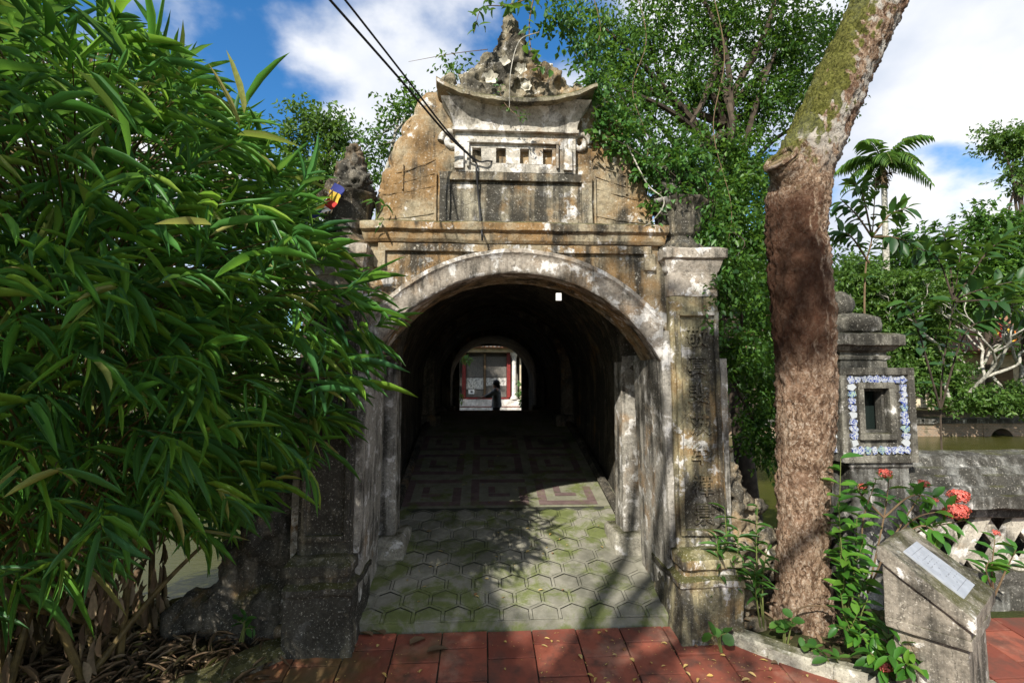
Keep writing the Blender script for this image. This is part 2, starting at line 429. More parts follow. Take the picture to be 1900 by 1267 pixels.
M['purple'] = mk_floor('purple_cement_inlay', (.125, .082, .078), (.19, .135, .125), .56)
M['iron'] = flat('black_cable', (.015, .015, .016), .6)
M['wood_red'] = flat('red_lacquer_wood', (.17, .022, .018), .5)
M['cream'] = flat('cream_plaster', (.55, .47, .33), .9, var=.3, scale=3)
M['white_stone'] = plaster('column_stucco', (.58, .56, .52), .15, .5, .3, .2, 0, 21)
M['board'] = flat('grey_board', (.12, .11, .095), .8, var=.3, scale=30)
def mk_poster():
    m, g, b = new_mat('notice_paper', .8, .2); P = g.pos()
    n = g.noise(1, 3, .6, g.vmul(P, (34, 34, 20))); n2 = g.noise(3, 5, .6, P)
    link(g, b, g.mix(g.smooth(n, .44, .58), (.60, .58, .53), g.mix(n2, (.10, .10, .09), (.38, .36, .32)))); return m
M['poster'] = mk_poster()
M['rooftile'] = flat('roof_clay', (.22, .11, .065), .9, var=.4, scale=9)
M['plate'] = flat('grey_slate_plate', (.30, .315, .34), .55, var=.12, scale=18, bump=.1)
M['ink'] = flat('dark_engraving', (.10, .10, .11), .8)
def mk_bark():
    m, g, b = new_mat('flaking_bark', .95, .1); P = g.pos(); X = g.sep(P)
    fine = g.noise(30, 8, .7, P); mid = g.noise(9, 7, .65, g.vmul(P, (1, 1, .6))); big = g.noise(2.4, 5, .6, P)
    rid = g.noise(17, 10, .68, g.vmul(P, (1, 1, .45)), 1.1); flk = g.noise(55, 6, .7, g.vmul(P, (1, 1, .7)), .6)
    c = g.ramp(g.math('ADD', g.math('MULTIPLY', rid, .62), g.math('MULTIPLY', mid, .38)), [(.33, (.035, .02, .013)), (.43, (.14, .082, .05)), (.53, (.30, .20, .13)), (.64, (.45, .34, .245))])
    c = g.mix(g.math('MULTIPLY', g.smooth(flk, .53, .60), .75), c, (.50, .41, .32))
    c = g.mix(g.math('MULTIPLY', g.smooth(flk, .46, .39), .8), c, (.045, .027, .018))
    c = g.mix(g.math('MULTIPLY', g.smooth(big, .5, .68), .5), c, g.mix(mid, (.13, .07, .042), (.30, .17, .11)))
    vo = g.math('MULTIPLY', rid, .2)
    z = X[2]; nx = g.sep(g.normal())[0]
    # darker rust-brown band at mid height, mostly on the left, lichen and moss on the leaning limb
    rz = g.math('MULTIPLY', g.smooth(z, 1.55, 1.85), g.smooth(z, 3.0, 2.8)); rz = g.math('MULTIPLY', rz, g.smooth(g.math('ADD', nx, g.math('MULTIPLY', big, -.9)), .0, -.45))
    c = g.mix(g.math('MULTIPLY', rz, .85), c, g.mix(mid, (.035, .016, .010), (.115, .05, .028)))
    lz = g.smooth(z, 2.9, 3.4); lc = g.math('MULTIPLY', lz, g.smooth(g.noise(4.2, 6, .6, g.vadd(P, (3, 1, 1.3))), .52, .58))
    c = g.mix(g.math('MULTIPLY', lc, .8), c, g.mix(fine, (.42, .38, .32), (.62, .60, .54)))
    mz = g.math('MULTIPLY', g.smooth(g.math('ADD', z, g.math('MULTIPLY', g.math('SUBTRACT', mid, .5), 1.6)), 2.95, 3.35), g.smooth(g.math('ADD', g.math('MULTIPLY', nx, -1.0), g.math('MULTIPLY', g.math('SUBTRACT', g.math('ADD', g.math('MULTIPLY', mid, .5), g.math('MULTIPLY', big, .5)), .5), 3.6)), .12, .34))
    c = g.mix(g.math('MULTIPLY', mz, .93), c, g.mix(g.smooth(flk, .35, .65), (.03, .036, .006), (.15, .155, .03)))
    h = g.math('ADD', g.math('MULTIPLY', rid, .9), g.math('ADD', g.math('MULTIPLY', mid, .4), g.math('MULTIPLY', flk, .45)))
    link(g, b, c, g.bump(h, 1.0, .045)); return m
M['bark'] = mk_bark()
M['greybark'] = flat('pale_grey_bark', (.34, .32, .27), .9, var=.5, scale=14, bump=.5)
M['darkbark'] = flat('dark_bark', (.06, .045, .032), .95, var=.4, scale=14, bump=.5)
M['culm'] = flat('bamboo_culm', (.12, .085, .03), .6, var=.5, scale=16)
M['stem'] = flat('green_stem', (.12, .14, .04), .7)
M['brownstem'] = flat('brown_stem', (.15, .10, .055), .85)
M['bam'] = leaf_mat('bamboo_leaf', (.042, .155, .06), (.11, .31, .04), (.26, .46, .05), .46, .45, .35, (.45, .37, .15))
M['treeleaf'] = leaf_mat('tree_leaf', (.024, .075, .014), (.065, .165, .024), (.13, .26, .035), .42)
M['paleleaf'] = leaf_mat('pale_tree_leaf', (.05, .11, .022), (.10, .20, .035), (.16, .26, .06), .4)
M['darkleaf'] = leaf_mat('dark_broad_leaf', (.016, .055, .016), (.035, .105, .022), (.06, .15, .025), .3)
M['ixleaf'] = leaf_mat('ixora_leaf', (.03, .11, .015), (.06, .19, .022), (.12, .26, .03), .3, .35, .5)
M['weedleaf'] = leaf_mat('weed_leaf', (.03, .10, .018), (.055, .16, .025), (.10, .22, .04), .35)
M['palmleaf'] = leaf_mat('palm_leaf', (.03, .09, .015), (.09, .20, .03), (.16, .28, .04), .4)
M['petal'] = leaf_mat('coral_petal', (.72, .11, .09), (.82, .19, .15), (.88, .30, .24), .3, .6)
M['dryleaf'] = leaf_mat('dry_fallen_leaf', (.55, .36, .10), (.66, .50, .20), (.36, .17, .08), .2, .7)
M['litter'] = leaf_mat('brown_leaf_litter', (.10, .06, .035), (.22, .14, .08), (.32, .24, .15), .15, .85)
def mk_soil():
    m, g, b = new_mat('soil', .95, .1); P = g.pos(); n = g.noise(6, 9, .7, P); f = g.noise(45, 5, .7, P); big = g.noise(.5, 5, .6, P)
    c = g.mix(g.smooth(n, .35, .7), (.035, .026, .016), (.10, .072, .042)); c = g.mix(g.smooth(f, .6, .7), c, (.17, .12, .07))
    c = g.mix(g.smooth(big, .45, .6), c, (.05, .06, .02)); link(g, b, c, g.bump(g.math('ADD', n, f), .8, .03)); return m
M['soil'] = mk_soil()
def mk_water():
    m, g, b = new_mat('pond_water', .2, .06); P = g.pos()
    link(g, b, g.mix(g.noise(.6, 4, .6, P), (.032, .038, .008), (.07, .066, .016)), g.bump(g.noise(5, 4, .6, g.vmul(P, (1, 2.2, 1))), .12, .03)); return m
M['water'] = mk_water()
def mk_brick():
    m, g, b = new_mat('old_brick', .95, .1); t = m.node_tree.nodes.new('ShaderNodeTexBrick')
    P = g.pos(); X = g.sep(P); cb = m.node_tree.nodes.new('ShaderNodeCombineXYZ'); m.node_tree.links.new(X[0], cb.inputs[0]); m.node_tree.links.new(X[2], cb.inputs[1])
    m.node_tree.links.new(cb.outputs[0], t.inputs['Vector']); t.inputs['Scale'].default_value = 4
    for k, v in (('Color1', (.30, .20, .13, 1)), ('Color2', (.22, .17, .12, 1)), ('Mortar', (.33, .30, .25, 1))): t.inputs[k].default_value = v
    n = g.noise(3, 7, .6, P); link(g, b, g.mix(g.smooth(n, .5, .7), t.outputs[0], (.12, .11, .07)), g.bump(t.outputs[1], .5, .02)); return m
M['brick'] = mk_brick()
def mk_shard():
    m, g, b = new_mat('blue_white_porcelain', .2, .5); P = g.pos(); r = g.rand()
    n = g.noise(62, 3, .6, g.vadd(P, (0, 0, 0)), 1.6)
    blue = g.math('MULTIPLY', g.smooth(n, .50, .55), g.smooth(r, .15, .25))
    c = g.mix(blue, g.mix(g.smooth(r, .9, .92), (.40, .42, .43), (.28, .37, .28)), (.03, .055, .24))
    link(g, b, c); return m
M['shard'] = mk_shard()
m_, g_, b_ = new_mat('dark_glass', .12, .5); link(g_, b_, (.012, .018, .016)); M['glass'] = m_
for k, c in dict(blue=(.04, .05, .22), yellow=(.60, .42, .06), red=(.45, .04, .035), white=(.75, .74, .70), orange=(.75, .22, .03)).items(): M['f_'+k] = flat('flag_'+k, c, .8, var=.1)
M['skin'] = flat('skin', (.32, .18, .12), .6); M['hair'] = flat('black_hair', (.012, .010, .009), .5); M['shirt'] = flat('grey_shirt', (.20, .205, .215), .9); M['trouser'] = flat('black_trousers', (.018, .018, .022), .9); M['plastic'] = flat('white_plastic', (.7, .7, .68), .5, var=.05)

# ------------------------------------------------------------------ the setting
WATER_Z = -0.55
def ground_z(x, y):
    """ramp up to the gate, banks, pond"""
    near = -0.09+0.14*max(min(y, 0.0), -2.6)
    edge = .75 if x < 0 else .95
    if y > edge:
        t = min(1, (y-edge)/.9); near = near*(1-t)+(-1.5)*t
        if y > 12.6 or y > 15.6-max(0, 0): pass
    far0 = 12.4 if abs(x) < 2.6 else 15.9
    if y > far0:
        t = min(1, (y-far0)/(.5 if abs(x) < 2.6 else .9)); near = -1.5*(1-t)+(-.06 if abs(x) < 3 else .05)*t
    if abs(x) > 30: near = max(near, -.2)
    return near
def axis(vals):
    out = []
    for a, b, n in vals: out += list(np.linspace(a, b, n, endpoint=False))
    return out+[vals[-1][1]]
def make_ground():
    xs = axis([(-600, -60, 8), (-60, -8, 14), (-8, 8, 90), (8, 60, 22), (60, 600, 8)])
    ys = axis([(-600, -40, 6), (-40, -5, 14), (-5, 2.2, 50), (2.2, 12, 14), (12, 17.5, 28), (17.5, 60, 12), (60, 900, 8)])
    vs = []; fs = []; nx = len(xs)
    for y in ys:
        for x in xs:
            z = ground_z(x, y); lump = 0
            if -4 < y < 1.6 and x < -.9: lump = noise.noise(Vector((x*2.2, y*2.2, 0)))*.05
            if abs(x) > 25 or y > 20: lump = noise.noise(Vector((x*.05, y*.05, 1)))*.4
            vs.append((x, y, z+lump-.012))
    for j in range(len(ys)-1):
        for i in range(nx-1): a = j*nx+i; fs.append((a, a+1, a+nx+1, a+nx))
    o = MB().add(vs, fs).build('ground', M['soil'], smooth=60); tag(o, kind='structure')
make_ground()
o = MB().add([(-90, .6, WATER_Z), (90, .6, WATER_Z), (90, 17.2, WATER_Z), (-90, 17.2, WATER_Z)], [(0, 1, 2, 3)]).build('water', M['water']); tag(o, kind='structure')

# red tiled pavement: bed + one object per tile, courses staggered along the path
SL = math.atan(.14)
def pave_z(y): return -0.055+0.14*y
def in_pave(x, y):
    if y > -.02: return False
    if y > -.62 and x > 1.30+(-y)*1.05 and x < 2.62: return False        # planting bed
    if x >= 2.62 and y > .05: return False
    if x < -1.25-.9*(-y): return False
    return True
pv = MB()
pv.add([(-1.35, .0, pave_z(0)-.022), (6.5, .0, pave_z(0)-.022), (6.5, -2.6, pave_z(-2.6)-.022), (-3.7, -2.6, pave_z(-2.6)-.022)], [(0, 1, 2, 3)])
pv.add([(-3.7, -2.6, pave_z(-2.6)-.022), (6.5, -2.6, pave_z(-2.6)-.022), (6.5, -9, pave_z(-2.6)-.022), (-3.7, -9, pave_z(-2.6)-.022)], [(0, 1, 2, 3)])
pavement = pv.build('pavement', M['grout']); tag(pavement, kind='structure')
TS = .292
def tile_meshes():
    out = []
    for k in range(5):
        r = random.Random(k); t = TS/2-.004; mb = MB()
        j = [r.uniform(-.0025, .0025) for _ in range(8)]
        mb.stack([(-.02, -t, t, -t, t), (.0, -t, t, -t, t)])
        mb.v = [(x+j[i], y+j[(i+3) % 8], z+(r.uniform(-.002, .002) if z > -.01 else 0)) for i, (x, y, z) in enumerate(mb.v)]
        o = mb.build('tile', M['red'], bevel=.005); me = o.data; bpy.data.objects.remove(o); out.append(me)
    return out
TM = tile_meshes(); rr = random.Random(3)
for ci in range(-12, 22):
    cx = -.05+ci*TS; y1 = -.022; first = TS*(.42+.16*rr.random() if ci % 2 else .9+.1*rr.random())
    for k in range(9):
        ln = first if k == 0 else TS; cy = y1-ln/2; y1 -= ln
        if not in_pave(cx, cy): continue
        o = bpy.data.objects.new('tile', TM[rr.randrange(5)]); COL.objects.link(o); o.parent = pavement
        o.location = (cx, cy, pave_z(cy)+rr.uniform(-.003, .003)); o.scale = (1, ln/TS, 1); o.rotation_euler = (SL+rr.uniform(-.006, .006), rr.uniform(-.008, .008), 0)

# planting bed of soil held by a curved concrete kerb
kp = spline([(1.24, -.06, 0), (1.42, -.22, 0), (1.64, -.40, 0), (1.95, -.60, 0), (2.25, -.72, 0), (2.62, -.74, 0)], 8)
kb = MB(); vs = []; n = len(kp)
for i, p in enumerate(kp):
    t = (kp[min(i+1, n-1)]-kp[max(i-1, 0)]).normalized(); w = Vector((-t.y, t.x, 0)); z = pave_z(p.y)
    for (d, h) in ((-.045, -.1), (-.045, .055), (-.03, .07), (.05, .075), (.065, .06), (.065, -.1)): vs.append(p+w*d+Vector((0, 0, z+h)))
fs = [(i*6+k, i*6+(k+1) % 6, (i+1)*6+(k+1) % 6, (i+1)*6+k) for i in range(n-1) for k in range(6)]+[(5, 4, 3, 2, 1, 0), tuple((n-1)*6+k for k in range(6))]
o = kb.add(vs, fs).build('planter_kerb', M['kerb'], res=.05, rough=.006, rs=12, smooth=35); tag(o, 'curved mossy concrete kerb edging the planting bed around the leaning tree', 'kerb')
bed = MB(); vs = [p+Vector((0, 0, pave_z(p.y)+.03)) for p in kp]+[Vector((2.75, .45, -.05)), Vector((1.35, .45, -.03))]
bed.add(vs, [tuple(range(len(vs)))]); o = bed.build('planting_soil', M['soil'], res=.06, rough=.02, rs=8, smooth=60); tag(o, kind='structure')
# mossy kerb in front of the left bank
kp2 = spline([(-1.42, -.12, 0), (-1.7, -.35, 0), (-2.0, -.62, 0), (-2.35, -1.0, 0), (-2.7, -1.5, 0)], 6); vs = []; n = len(kp2)
for i, p in enumerate(kp2):
    t = (kp2[min(i+1, n-1)]-kp2[max(i-1, 0)]).normalized(); w = Vector((-t.y, t.x, 0)); z = pave_z(p.y)
    for (d, h) in ((-.11, -.1), (-.11, .03), (-.07, .055), (.06, .05), (.10, .02), (.10, -.1)): vs.append(p+w*d+Vector((0, 0, z+h)))
fs = [(i*6+k, i*6+(k+1) % 6, (i+1)*6+(k+1) % 6, (i+1)*6+k) for i in range(n-1) for k in range(6)]+[(5, 4, 3, 2, 1, 0), tuple((n-1)*6+k for k in range(6))]
o = MB().add(vs, fs).build('bank_kerb', plaster('mossy_kerb', (.16, .14, .10), .3, .15, .45, .9, 0, 31), res=.05, rough=.012, rs=9, smooth=35); tag(o, 'dark green mossy kerb between red tiles and bamboo litter', 'kerb')

# ------------------------------------------------------------------ the gate and its covered bridge
def floor_z(y):
    t = abs(y-6)
    return .69-.23*(t-3) if t > 3 else 1.03-.34*(t/3)**2
gate = thing('covered_bridge_gate', (0, 0, 0), 'weathered ochre masonry gate with round arch, pilasters and crested gable over tunnel', 'gate')
RA, RB, ZC = 1.142, 1.277, 1.198
def arch_pts(r, half, n=32, zc=ZC):
    a0 = math.asin(min(1, half/r)); return [(r*math.sin(a), zc+r*math.cos(a)) for a in np.linspace(-a0, a0, n)]
# spandrel wall over the arch
ap = arch_pts(RA, 1.0)
poly = [(-1.02, 1.70)]+ap+[(1.02, 1.70), (1.10, 1.70), (1.10, 2.62), (-1.10, 2.62), (-1.10, 1.70)]
MB().prism(poly, 0.0, .42).build('spandrel_wall', M['spandrel'], gate, res=.07, rough=.006, smooth=35)
# arch band: curved moulding that flares forward
def arch_band(r0, r1, y0, y1, half0, name, mat, lip=.03):
    n = 44; vs = []; fs = []
    a0 = math.asin(1.0/r1)+.04
    for i in range(n):
        a = -a0+2*a0*i/(n-1)*1.0; s, c = math.sin(a), math.cos(a)
        for (r, y) in ((r0, y1), (r0, y0+.012), (r0+.012, y0), (r1-.03, y0-.012), (r1-.012, y0-.03), (r1+.014, y0-.03), (r1+.014, y1)):
            a_lim = 1.015/r
            aa = max(-math.asin(min(1, a_lim)), min(math.asin(min(1, a_lim)), a*1.22))
            vs.append((r*math.sin(aa), y, ZC+r*math.cos(aa)))
    k = 7
    for i in range(n-1):
        for j in range(k-1): fs.append((i*k+j, i*k+j+1, (i+1)*k+j+1, (i+1)*k+j))
        fs.append((i*k+k-1, i*k, (i+1)*k, (i+1)*k+k-1))
    fs += [tuple(range(k-1, -1, -1)), tuple((n-1)*k+j for j in range(k))]
    return MB().add(vs, fs).build(name, mat, gate, res=.06, rough=.004, smooth=40)
arch_band(RA-.012, RB, -.045, .10, 1.0, 'arch_moulding', M['arch'])
# cornice band and its stepped frame over the arch
c = MB(); c.stack([(2.535, -1.05, 1.05, -.035, .3), (2.555, -1.05, 1.05, -.05, .3), (2.60, -1.06, 1.06, -.06, .3), (2.615, -1.07, 1.07, -.085, .3), (2.665, -1.07, 1.07, -.09, .3), (2.68, -1.05, 1.05, -.06, .3)])
c.build('cornice', plaster('cornice_plaster', (.38, .33, .23), .5, .25, .42, .80, .3, 24), gate, bevel=.004, res=.06, rough=.006, smooth=35)
f = MB(); f.box(-.955, .955, -.028, .06, 2.475, 2.53); f.box(-.985, -.905, -.026, .06, 2.36, 2.478); f.box(.905, .985, -.026, .06, 2.36, 2.478); f.build('frame_moulding', M['spandrel'], gate, bevel=.004, res=.06, rough=.003, smooth=35)
# jamb walls either side of the opening
for s in (-1, 1):
    j = MB(); x0, x1 = sorted((s*1.03, s*1.12)); j.stack([(-.1, *sorted((s*1.05, s*1.5)), .02, .62), (1.74, *sorted((s*1.0, s*1.5)), .02, .62)])
    j.build('jamb', M['jamb'], gate, bevel=.006, res=.08, rough=.006, smooth=35)
    # narrow edge roll beside the pilaster
    e = MB(); e.stack([(.46, *sorted((s*1.035, s*1.075)), -.05, .05), (1.93, *sorted((s*1.0, s*1.075)), -.05, .05)]); e.build('jamb_edge', M['jamb'], gate, bevel=.01, res=.08, rough=.005, smooth=40)

def pilaster(s, inscription):
    def X(a, b): return sorted((s*a, s*b))
    b_ = MB(); g0 = -.16
    b_.stack([(g0, *X(1.02, 1.46), -.24, .34), (.25, *X(1.05, 1.45), -.20, .34), (.26, *X(1.03, 1.46), -.215, .34), (.30, *X(1.03, 1.46), -.215, .34),
              (.32, *X(1.07, 1.44), -.17, .34), (.36, *X(1.07, 1.44), -.17, .34), (.37, *X(1.05, 1.46), -.20, .34), (.43, *X(1.05, 1.46), -.20, .34), (.475, *X(1.09, 1.44), -.14, .34)])
    b_.build('pilaster_base', M['pil'], gate, bevel=.008, res=.06, rough=.014, rs=7, smooth=35)
    sh = MB(); sh.stack([(.46, *X(1.075, 1.425), -.075, .34), (2.18, *X(1.06, 1.40), -.07, .34)]); shaft = sh.build('pilaster_shaft', M['pil'], gate, bevel=.006, res=.07, rough=.006, smooth=35)
    fr = MB()      # raised borders of the sunk inscription panel
    for (a, b2, z0, z1) in ((1.09, 1.125, .55, 2.06), (1.365, 1.395, .55, 2.06), (1.125, 1.365, 2.03, 2.06), (1.125, 1.365, .55, .59)): fr.box(*X(a, b2), -.100, -.06, z0, z1)
    fr.build('panel_border', M['pil'], shaft, bevel=.008, res=.06, rough=.006, smooth=40)
    cp = MB(); cp.stack([(2.17, *X(1.055, 1.405), -.076, .3), (2.335, *X(1.055, 1.405), -.08, .3), (2.345, *X(1.045, 1.415), -.085, .3), (2.40, *X(1.03, 1.43), -.10, .3), (2.42, *X(1.025, 1.435), -.105, .3), (2.43, *X(1.01, 1.455), -.125, .3), (2.495, *X(1.005, 1.46), -.13, .3), (2.51, *X(1.04, 1.42), -.10, .3)])
    cp.build('capital', M['arch'], gate, bevel=.005, res=.06, rough=.007, smooth=35)
    u = MB(); uc = (s*1.185, .06, 0); K = 8; r8 = math.pi/8
    u.lathe([(.185, 2.49), (.185, 2.53), (.135, 2.575), (.125, 2.60), (.145, 2.62), (.148, 2.635), (.155, 2.66), (.17, 2.80), (.175, 2.815), (.215, 2.855), (.22, 2.872), (.16, 2.885)], uc, 8, r8)
    u.build('urn', M['panel'], gate, bevel=.004, res=.06, rough=.006, smooth=30)
    fl = [((s*1.17, .08, 2.91), (.17, .16, .08)), ((s*1.165, .08, 3.0), (.125, .13, .10)), ((s*1.16, .07, 3.10), (.09, .095, .10)), ((s*1.155, .06, 3.19), (.06, .065, .07)), ((s*1.26, .02, 2.95), .065), ((s*1.09, -.02, 2.96), .07), ((s*1.2, .0, 3.05), .06)]
    rock('finial', fl, M['darkrock'], gate, .012, .032, 19)
    if inscription:
        chars = '敬真斐茨牟禪景'
        zs = [1.885, 1.69, 1.50, 1.285, 1.085, .875, .685]
        for ch, z in zip(chars, zs):
            cu = bpy.data.curves.new('character', 'FONT'); cu.body = ch; cu.size = .15; cu.extrude = .010; cu.align_x = 'CENTER'; cu.align_y = 'CENTER'; cu.offset = .0015; cu.resolution_u = 2
            t = bpy.data.objects.new('tmp', cu); COL.objects.link(t); dg = bpy.context.evaluated_depsgraph_get(); me = bpy.data.meshes.new_from_object(t.evaluated_get(dg)); bpy.data.objects.remove(t)
            me.materials.clear()
            xs_ = [v.co.x for v in me.vertices]; ys_ = [v.co.y for v in me.vertices]
            if xs_:
                cx_, cy_ = (max(xs_)+min(xs_))/2, (max(ys_)+min(ys_))/2
                me.transform(Matrix.Translation((s*1.245+(1.9-z)*.012, -.078, z)) @ Matrix.Rotation(math.pi/2, 4, 'X') @ Matrix.Translation((-cx_, -cy_, 0)))
            link_obj('character', me, M['pil'], shaft)
M_keep = M['pil']; M['pil'] = plaster('stained_shaded_pilaster_plaster', (.20, .18, .13), ochre=.32, white=.28, dark=.72, moss=.66, lichen=0, seed=5.6)  # darker left copy: black staining plus bamboo shade put into the colour
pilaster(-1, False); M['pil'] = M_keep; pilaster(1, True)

# attic wall with shouldered, scrolled outline
half = [(1.0, 2.66), (.985, 2.90), (.94, 2.93), (.955, 2.98), (.93, 3.05), (.865, 3.09), (.87, 3.15), (.86, 3.24), (.81, 3.30), (.785, 3.31), (.79, 3.39), (.755, 3.46), (.70, 3.49), (.705, 3.55), (.66, 3.62), (.59, 3.635), (.54, 3.58)]
hs_ = [Vector((x, z, 0)) for x, z in half]; sm = spline(hs_, 4)
poly = [(p.x, p.y) for p in sm]+[(-p.x, p.y) for p in reversed(sm)]
MB().prism(poly, .05, .30).build('attic_wall', M['attic'], gate, bevel=.02, res=.06, rough=.014, rs=8, smooth=40)
# swelling scroll rims along both shoulders
for s in (-1, 1):
    r_ = [(s*(x-.015), .13, z) for x, z in half[1:]]
    MB().tube(spline(r_, 4), interp([.055, .05, .05, .055, .06, .05, .06, .07, .06, .05, .06, .065, .05, .06, .07, .06, .04], len(spline(r_, 4))), 10).build('scroll_rim', M['attic'], gate, res=.05, rough=.02, rs=11, smooth=50)
    v = [(s*(.47+.075*math.cos(a)*(1-a/9)), .045, 3.30+.085*math.sin(a)*(1-a/9)) for a in np.linspace(0, 7.2, 26)]
    MB().tube(v, interp([.022, .022, .03], 26), 8).build('volute', M['upper'], gate, res=.04, rough=.006, smooth=50)
    # incised arcs and upright joints on the shoulder field, as thin raised lines
    for k, (z0, dz) in enumerate(((2.72, .05), (2.90, .07), (3.04, .12), (2.97, .09))):
        pts = [(s*(.575+.37*t), .046, z0+dz*(1-t)**1.6) for t in np.linspace(0, 1 if k < 2 else .8, 9)]
        MB().tube(pts, .003, 5).build('incised_line', M['attic'], gate, rough=.002)
    MB().box(*sorted((s*.565, s*.58)), .03, .07, 2.68, 3.06).build('incised_line', M['attic'], gate, bevel=.004)
    MB().box(*sorted((s*.80, s*.812)), .035, .07, 2.93, 3.12).build('incised_line', M['attic'], gate, bevel=.004)
# plaque: recessed field inside a raised frame
MB().box(-.475, .475, .035, .08, 2.705, 3.0).build('plaque_field', M['panel'], gate, res=.06, rough=.004, smooth=35)
pf = MB()
pf.box(-.545, .545, .006, .08, 3.0, 3.06); pf.box(-.545, .545, .012, .08, 2.665, 2.708); pf.box(-.545, -.472, .009, .08, 2.70, 3.005); pf.box(.472, .545, .009, .08, 2.70, 3.005)
pf.build('plaque_frame', M['panel'], gate, bevel=.004, res=.06, rough=.004, smooth=35)
# white storey with four square openings
w = MB()
w.box(-.435, .425, .0, .36, 3.235, 3.375); w.box(-.435, .425, .004, .36, 3.06, 3.125)
xs_op = [(-.315, -.25), (-.145, -.075), (.025, .092), (.19, .258)]
edges = [-.435]+[v for a in xs_op for v in a]+[.425]
for i in range(0, len(edges), 2): w.box(edges[i], edges[i+1], .002, .36, 3.12, 3.24)
w.build('upper_storey', M['upper'], gate, res=.05, rough=.003, smooth=35)
MB().box(-.43, .42, .30, .34, 3.10, 3.25).build('niche_back', flat('shaded_niche', (.035, .028, .02), .95), gate)  # near-black colour stands in for the shade inside the openings
sf = MB(); sf.box(-.352, .30, -.026, .03, 3.262, 3.285); sf.box(-.352, -.335, -.022, .03, 3.09, 3.264); sf.box(.285, .302, -.022, .03, 3.09, 3.264); sf.build('window_frame', M['upper'], gate, bevel=.003, res=.06, rough=.002, smooth=35)
for s, x in ((-1, -.42), (1, .355)):
    MB().box(x-.018, x+.045, -.02, .03, 3.075, 3.235).build('corner_strip', M['upper'], gate, bevel=.004, rough=.002)
# concave flared cornice and the thin upswept roof slab
rows = []
for t in np.linspace(0, 1, 8):
    z = 3.365+.155*t; e = .085*t**1.9; rows.append((z, -.445-e, .435+e, -.02-e*1.15, .4))
mb = MB().stack([(3.345, -.455, .445, -.035, .4), (3.365, -.455, .445, -.035, .4)]+rows)
mb.v = [(x, y, z+.09*max(0, (abs(x)-.25))*((z-3.36)/.16 if z > 3.36 else 0)) for x, y, z in mb.v]
cove = mb.build('eave_cove', M['upper'], gate, res=.05, rough=.003, smooth=40)
def roof_slab():
    n = 26; vs = []; fs = []
    for i in range(n):
        x = -.56+1.11*i/(n-1); u = abs(x+.005)/.555; lift = .115*u**2.6
        y0 = -.15-.02*u; zb = 3.50+lift
        for (y, z) in ((y0, zb), (y0-.004, zb+.022), (y0+.03, zb+.045), (.0, zb+.10-lift*.3), (.2, zb+.12-lift*.6), (.42, zb+.06), (.42, zb)): vs.append((x, y, z))
    k = 7
    for i in range(n-1):
        for j in range(k): fs.append((i*k+j, i*k+(j+1) % k, (i+1)*k+(j+1) % k, (i+1)*k+j))
    fs += [tuple(range(k-1, -1, -1)), tuple((n-1)*k+j for j in range(k))]
    return MB().add(vs, fs).build('roof_slab', plaster('mossy_roof', (.30, .27, .19), .35, .32, .40, .95, 0, 27), gate, res=.04, rough=.009, rs=11, smooth=40)
roof_slab()
# grotto crest: pierced stucco rock with a spire
L_ = []
for x, z, r in ((-.38, 3.66, .11), (-.27, 3.68, .12), (-.15, 3.66, .12), (0, 3.66, .13), (.15, 3.67, .12), (.27, 3.68, .12), (.37, 3.66, .10),
                (-.31, 3.79, .105), (-.20, 3.83, .12), (-.06, 3.82, .14), (.10, 3.82, .13), (.22, 3.82, .12), (.31, 3.77, .10),
                (-.25, 3.90, .065), (-.13, 3.93, .10), (0, 3.95, .13), (.12, 3.93, .10), (.23, 3.90, .06),
                (-.02, 4.05, .12), (-.025, 4.12, .10), (-.03, 4.19, .075), (-.035, 4.25, .055), (-.04, 4.30, .04), (-.20, 3.98, .055), (-.215, 4.03, .04), (.105, 4.02, .055), (.10, 4.08, .04), (-.12, 4.04, .05)):
    L_.append(((x, .12+.03*math.sin(x*23), z-.02), (r, r*.8, r)))
holes = [((-.21, .02, 3.80), .085), ((-.0, .02, 3.83), .075), ((.19, .02, 3.80), .09), ((.11, 0, 3.70), .06), ((.33, .02, 3.74), .06), ((-.13, .0, 3.69), .055)]
rock('crest', L_, M['crown'], gate, .014, .026, 15, holes)
rock('crest_boulder', [((-.47, .06, 3.66), (.085, .06, .06)), ((-.50, .08, 3.75), (.055, .05, .085))], M['crown'], gate, .016, .03, 12)
rock('crest_boulder', [((.40, .03, 3.645), (.07, .06, .05)), ((.47, .1, 3.70), (.05, .05, .10))], M['crown'], gate, .016, .03, 12)
# stucco flower and leaves set in the crest
def rosette(c, n, r, mat, parent, tilt=0):
    for k in range(n):
        a = 2*math.pi*k/n+tilt; P = np.array([[c[0], c[1], c[2]]]); D = np.array([[math.cos(a), -.35, math.sin(a)]]); N_ = np.array([[0, -1.0, 0]])
        leaf_objs((P, D, N_, np.array([r]), np.array([r*.75]), np.array([.5])), ('oval', -.2, .3), mat, parent, 'petal')
fl_mat = flat('cream_stucco', (.44, .41, .33), .9, var=.4, scale=30)
fw_o = MB().ball((.065, -.04, 3.67), (.03, .03, .028), 2).build('stucco_flower', fl_mat, gate, rough=.004, rs=30, smooth=50); rosette((.065, -.035, 3.67), 7, .05, fl_mat, fw_o)
lf_o = MB().ball((-.185, -.02, 3.72), (.02, .02, .03), 2).build('stucco_leaf', fl_mat, gate); rosette((-.185, -.03, 3.725), 5, .065, fl_mat, lf_o, .3)
lf_o = MB().ball((.03, -.02, 3.80), (.02, .02, .02), 2).build('stucco_leaf', fl_mat, gate); rosette((.03, -.03, 3.80), 5, .055, fl_mat, lf_o, .9)
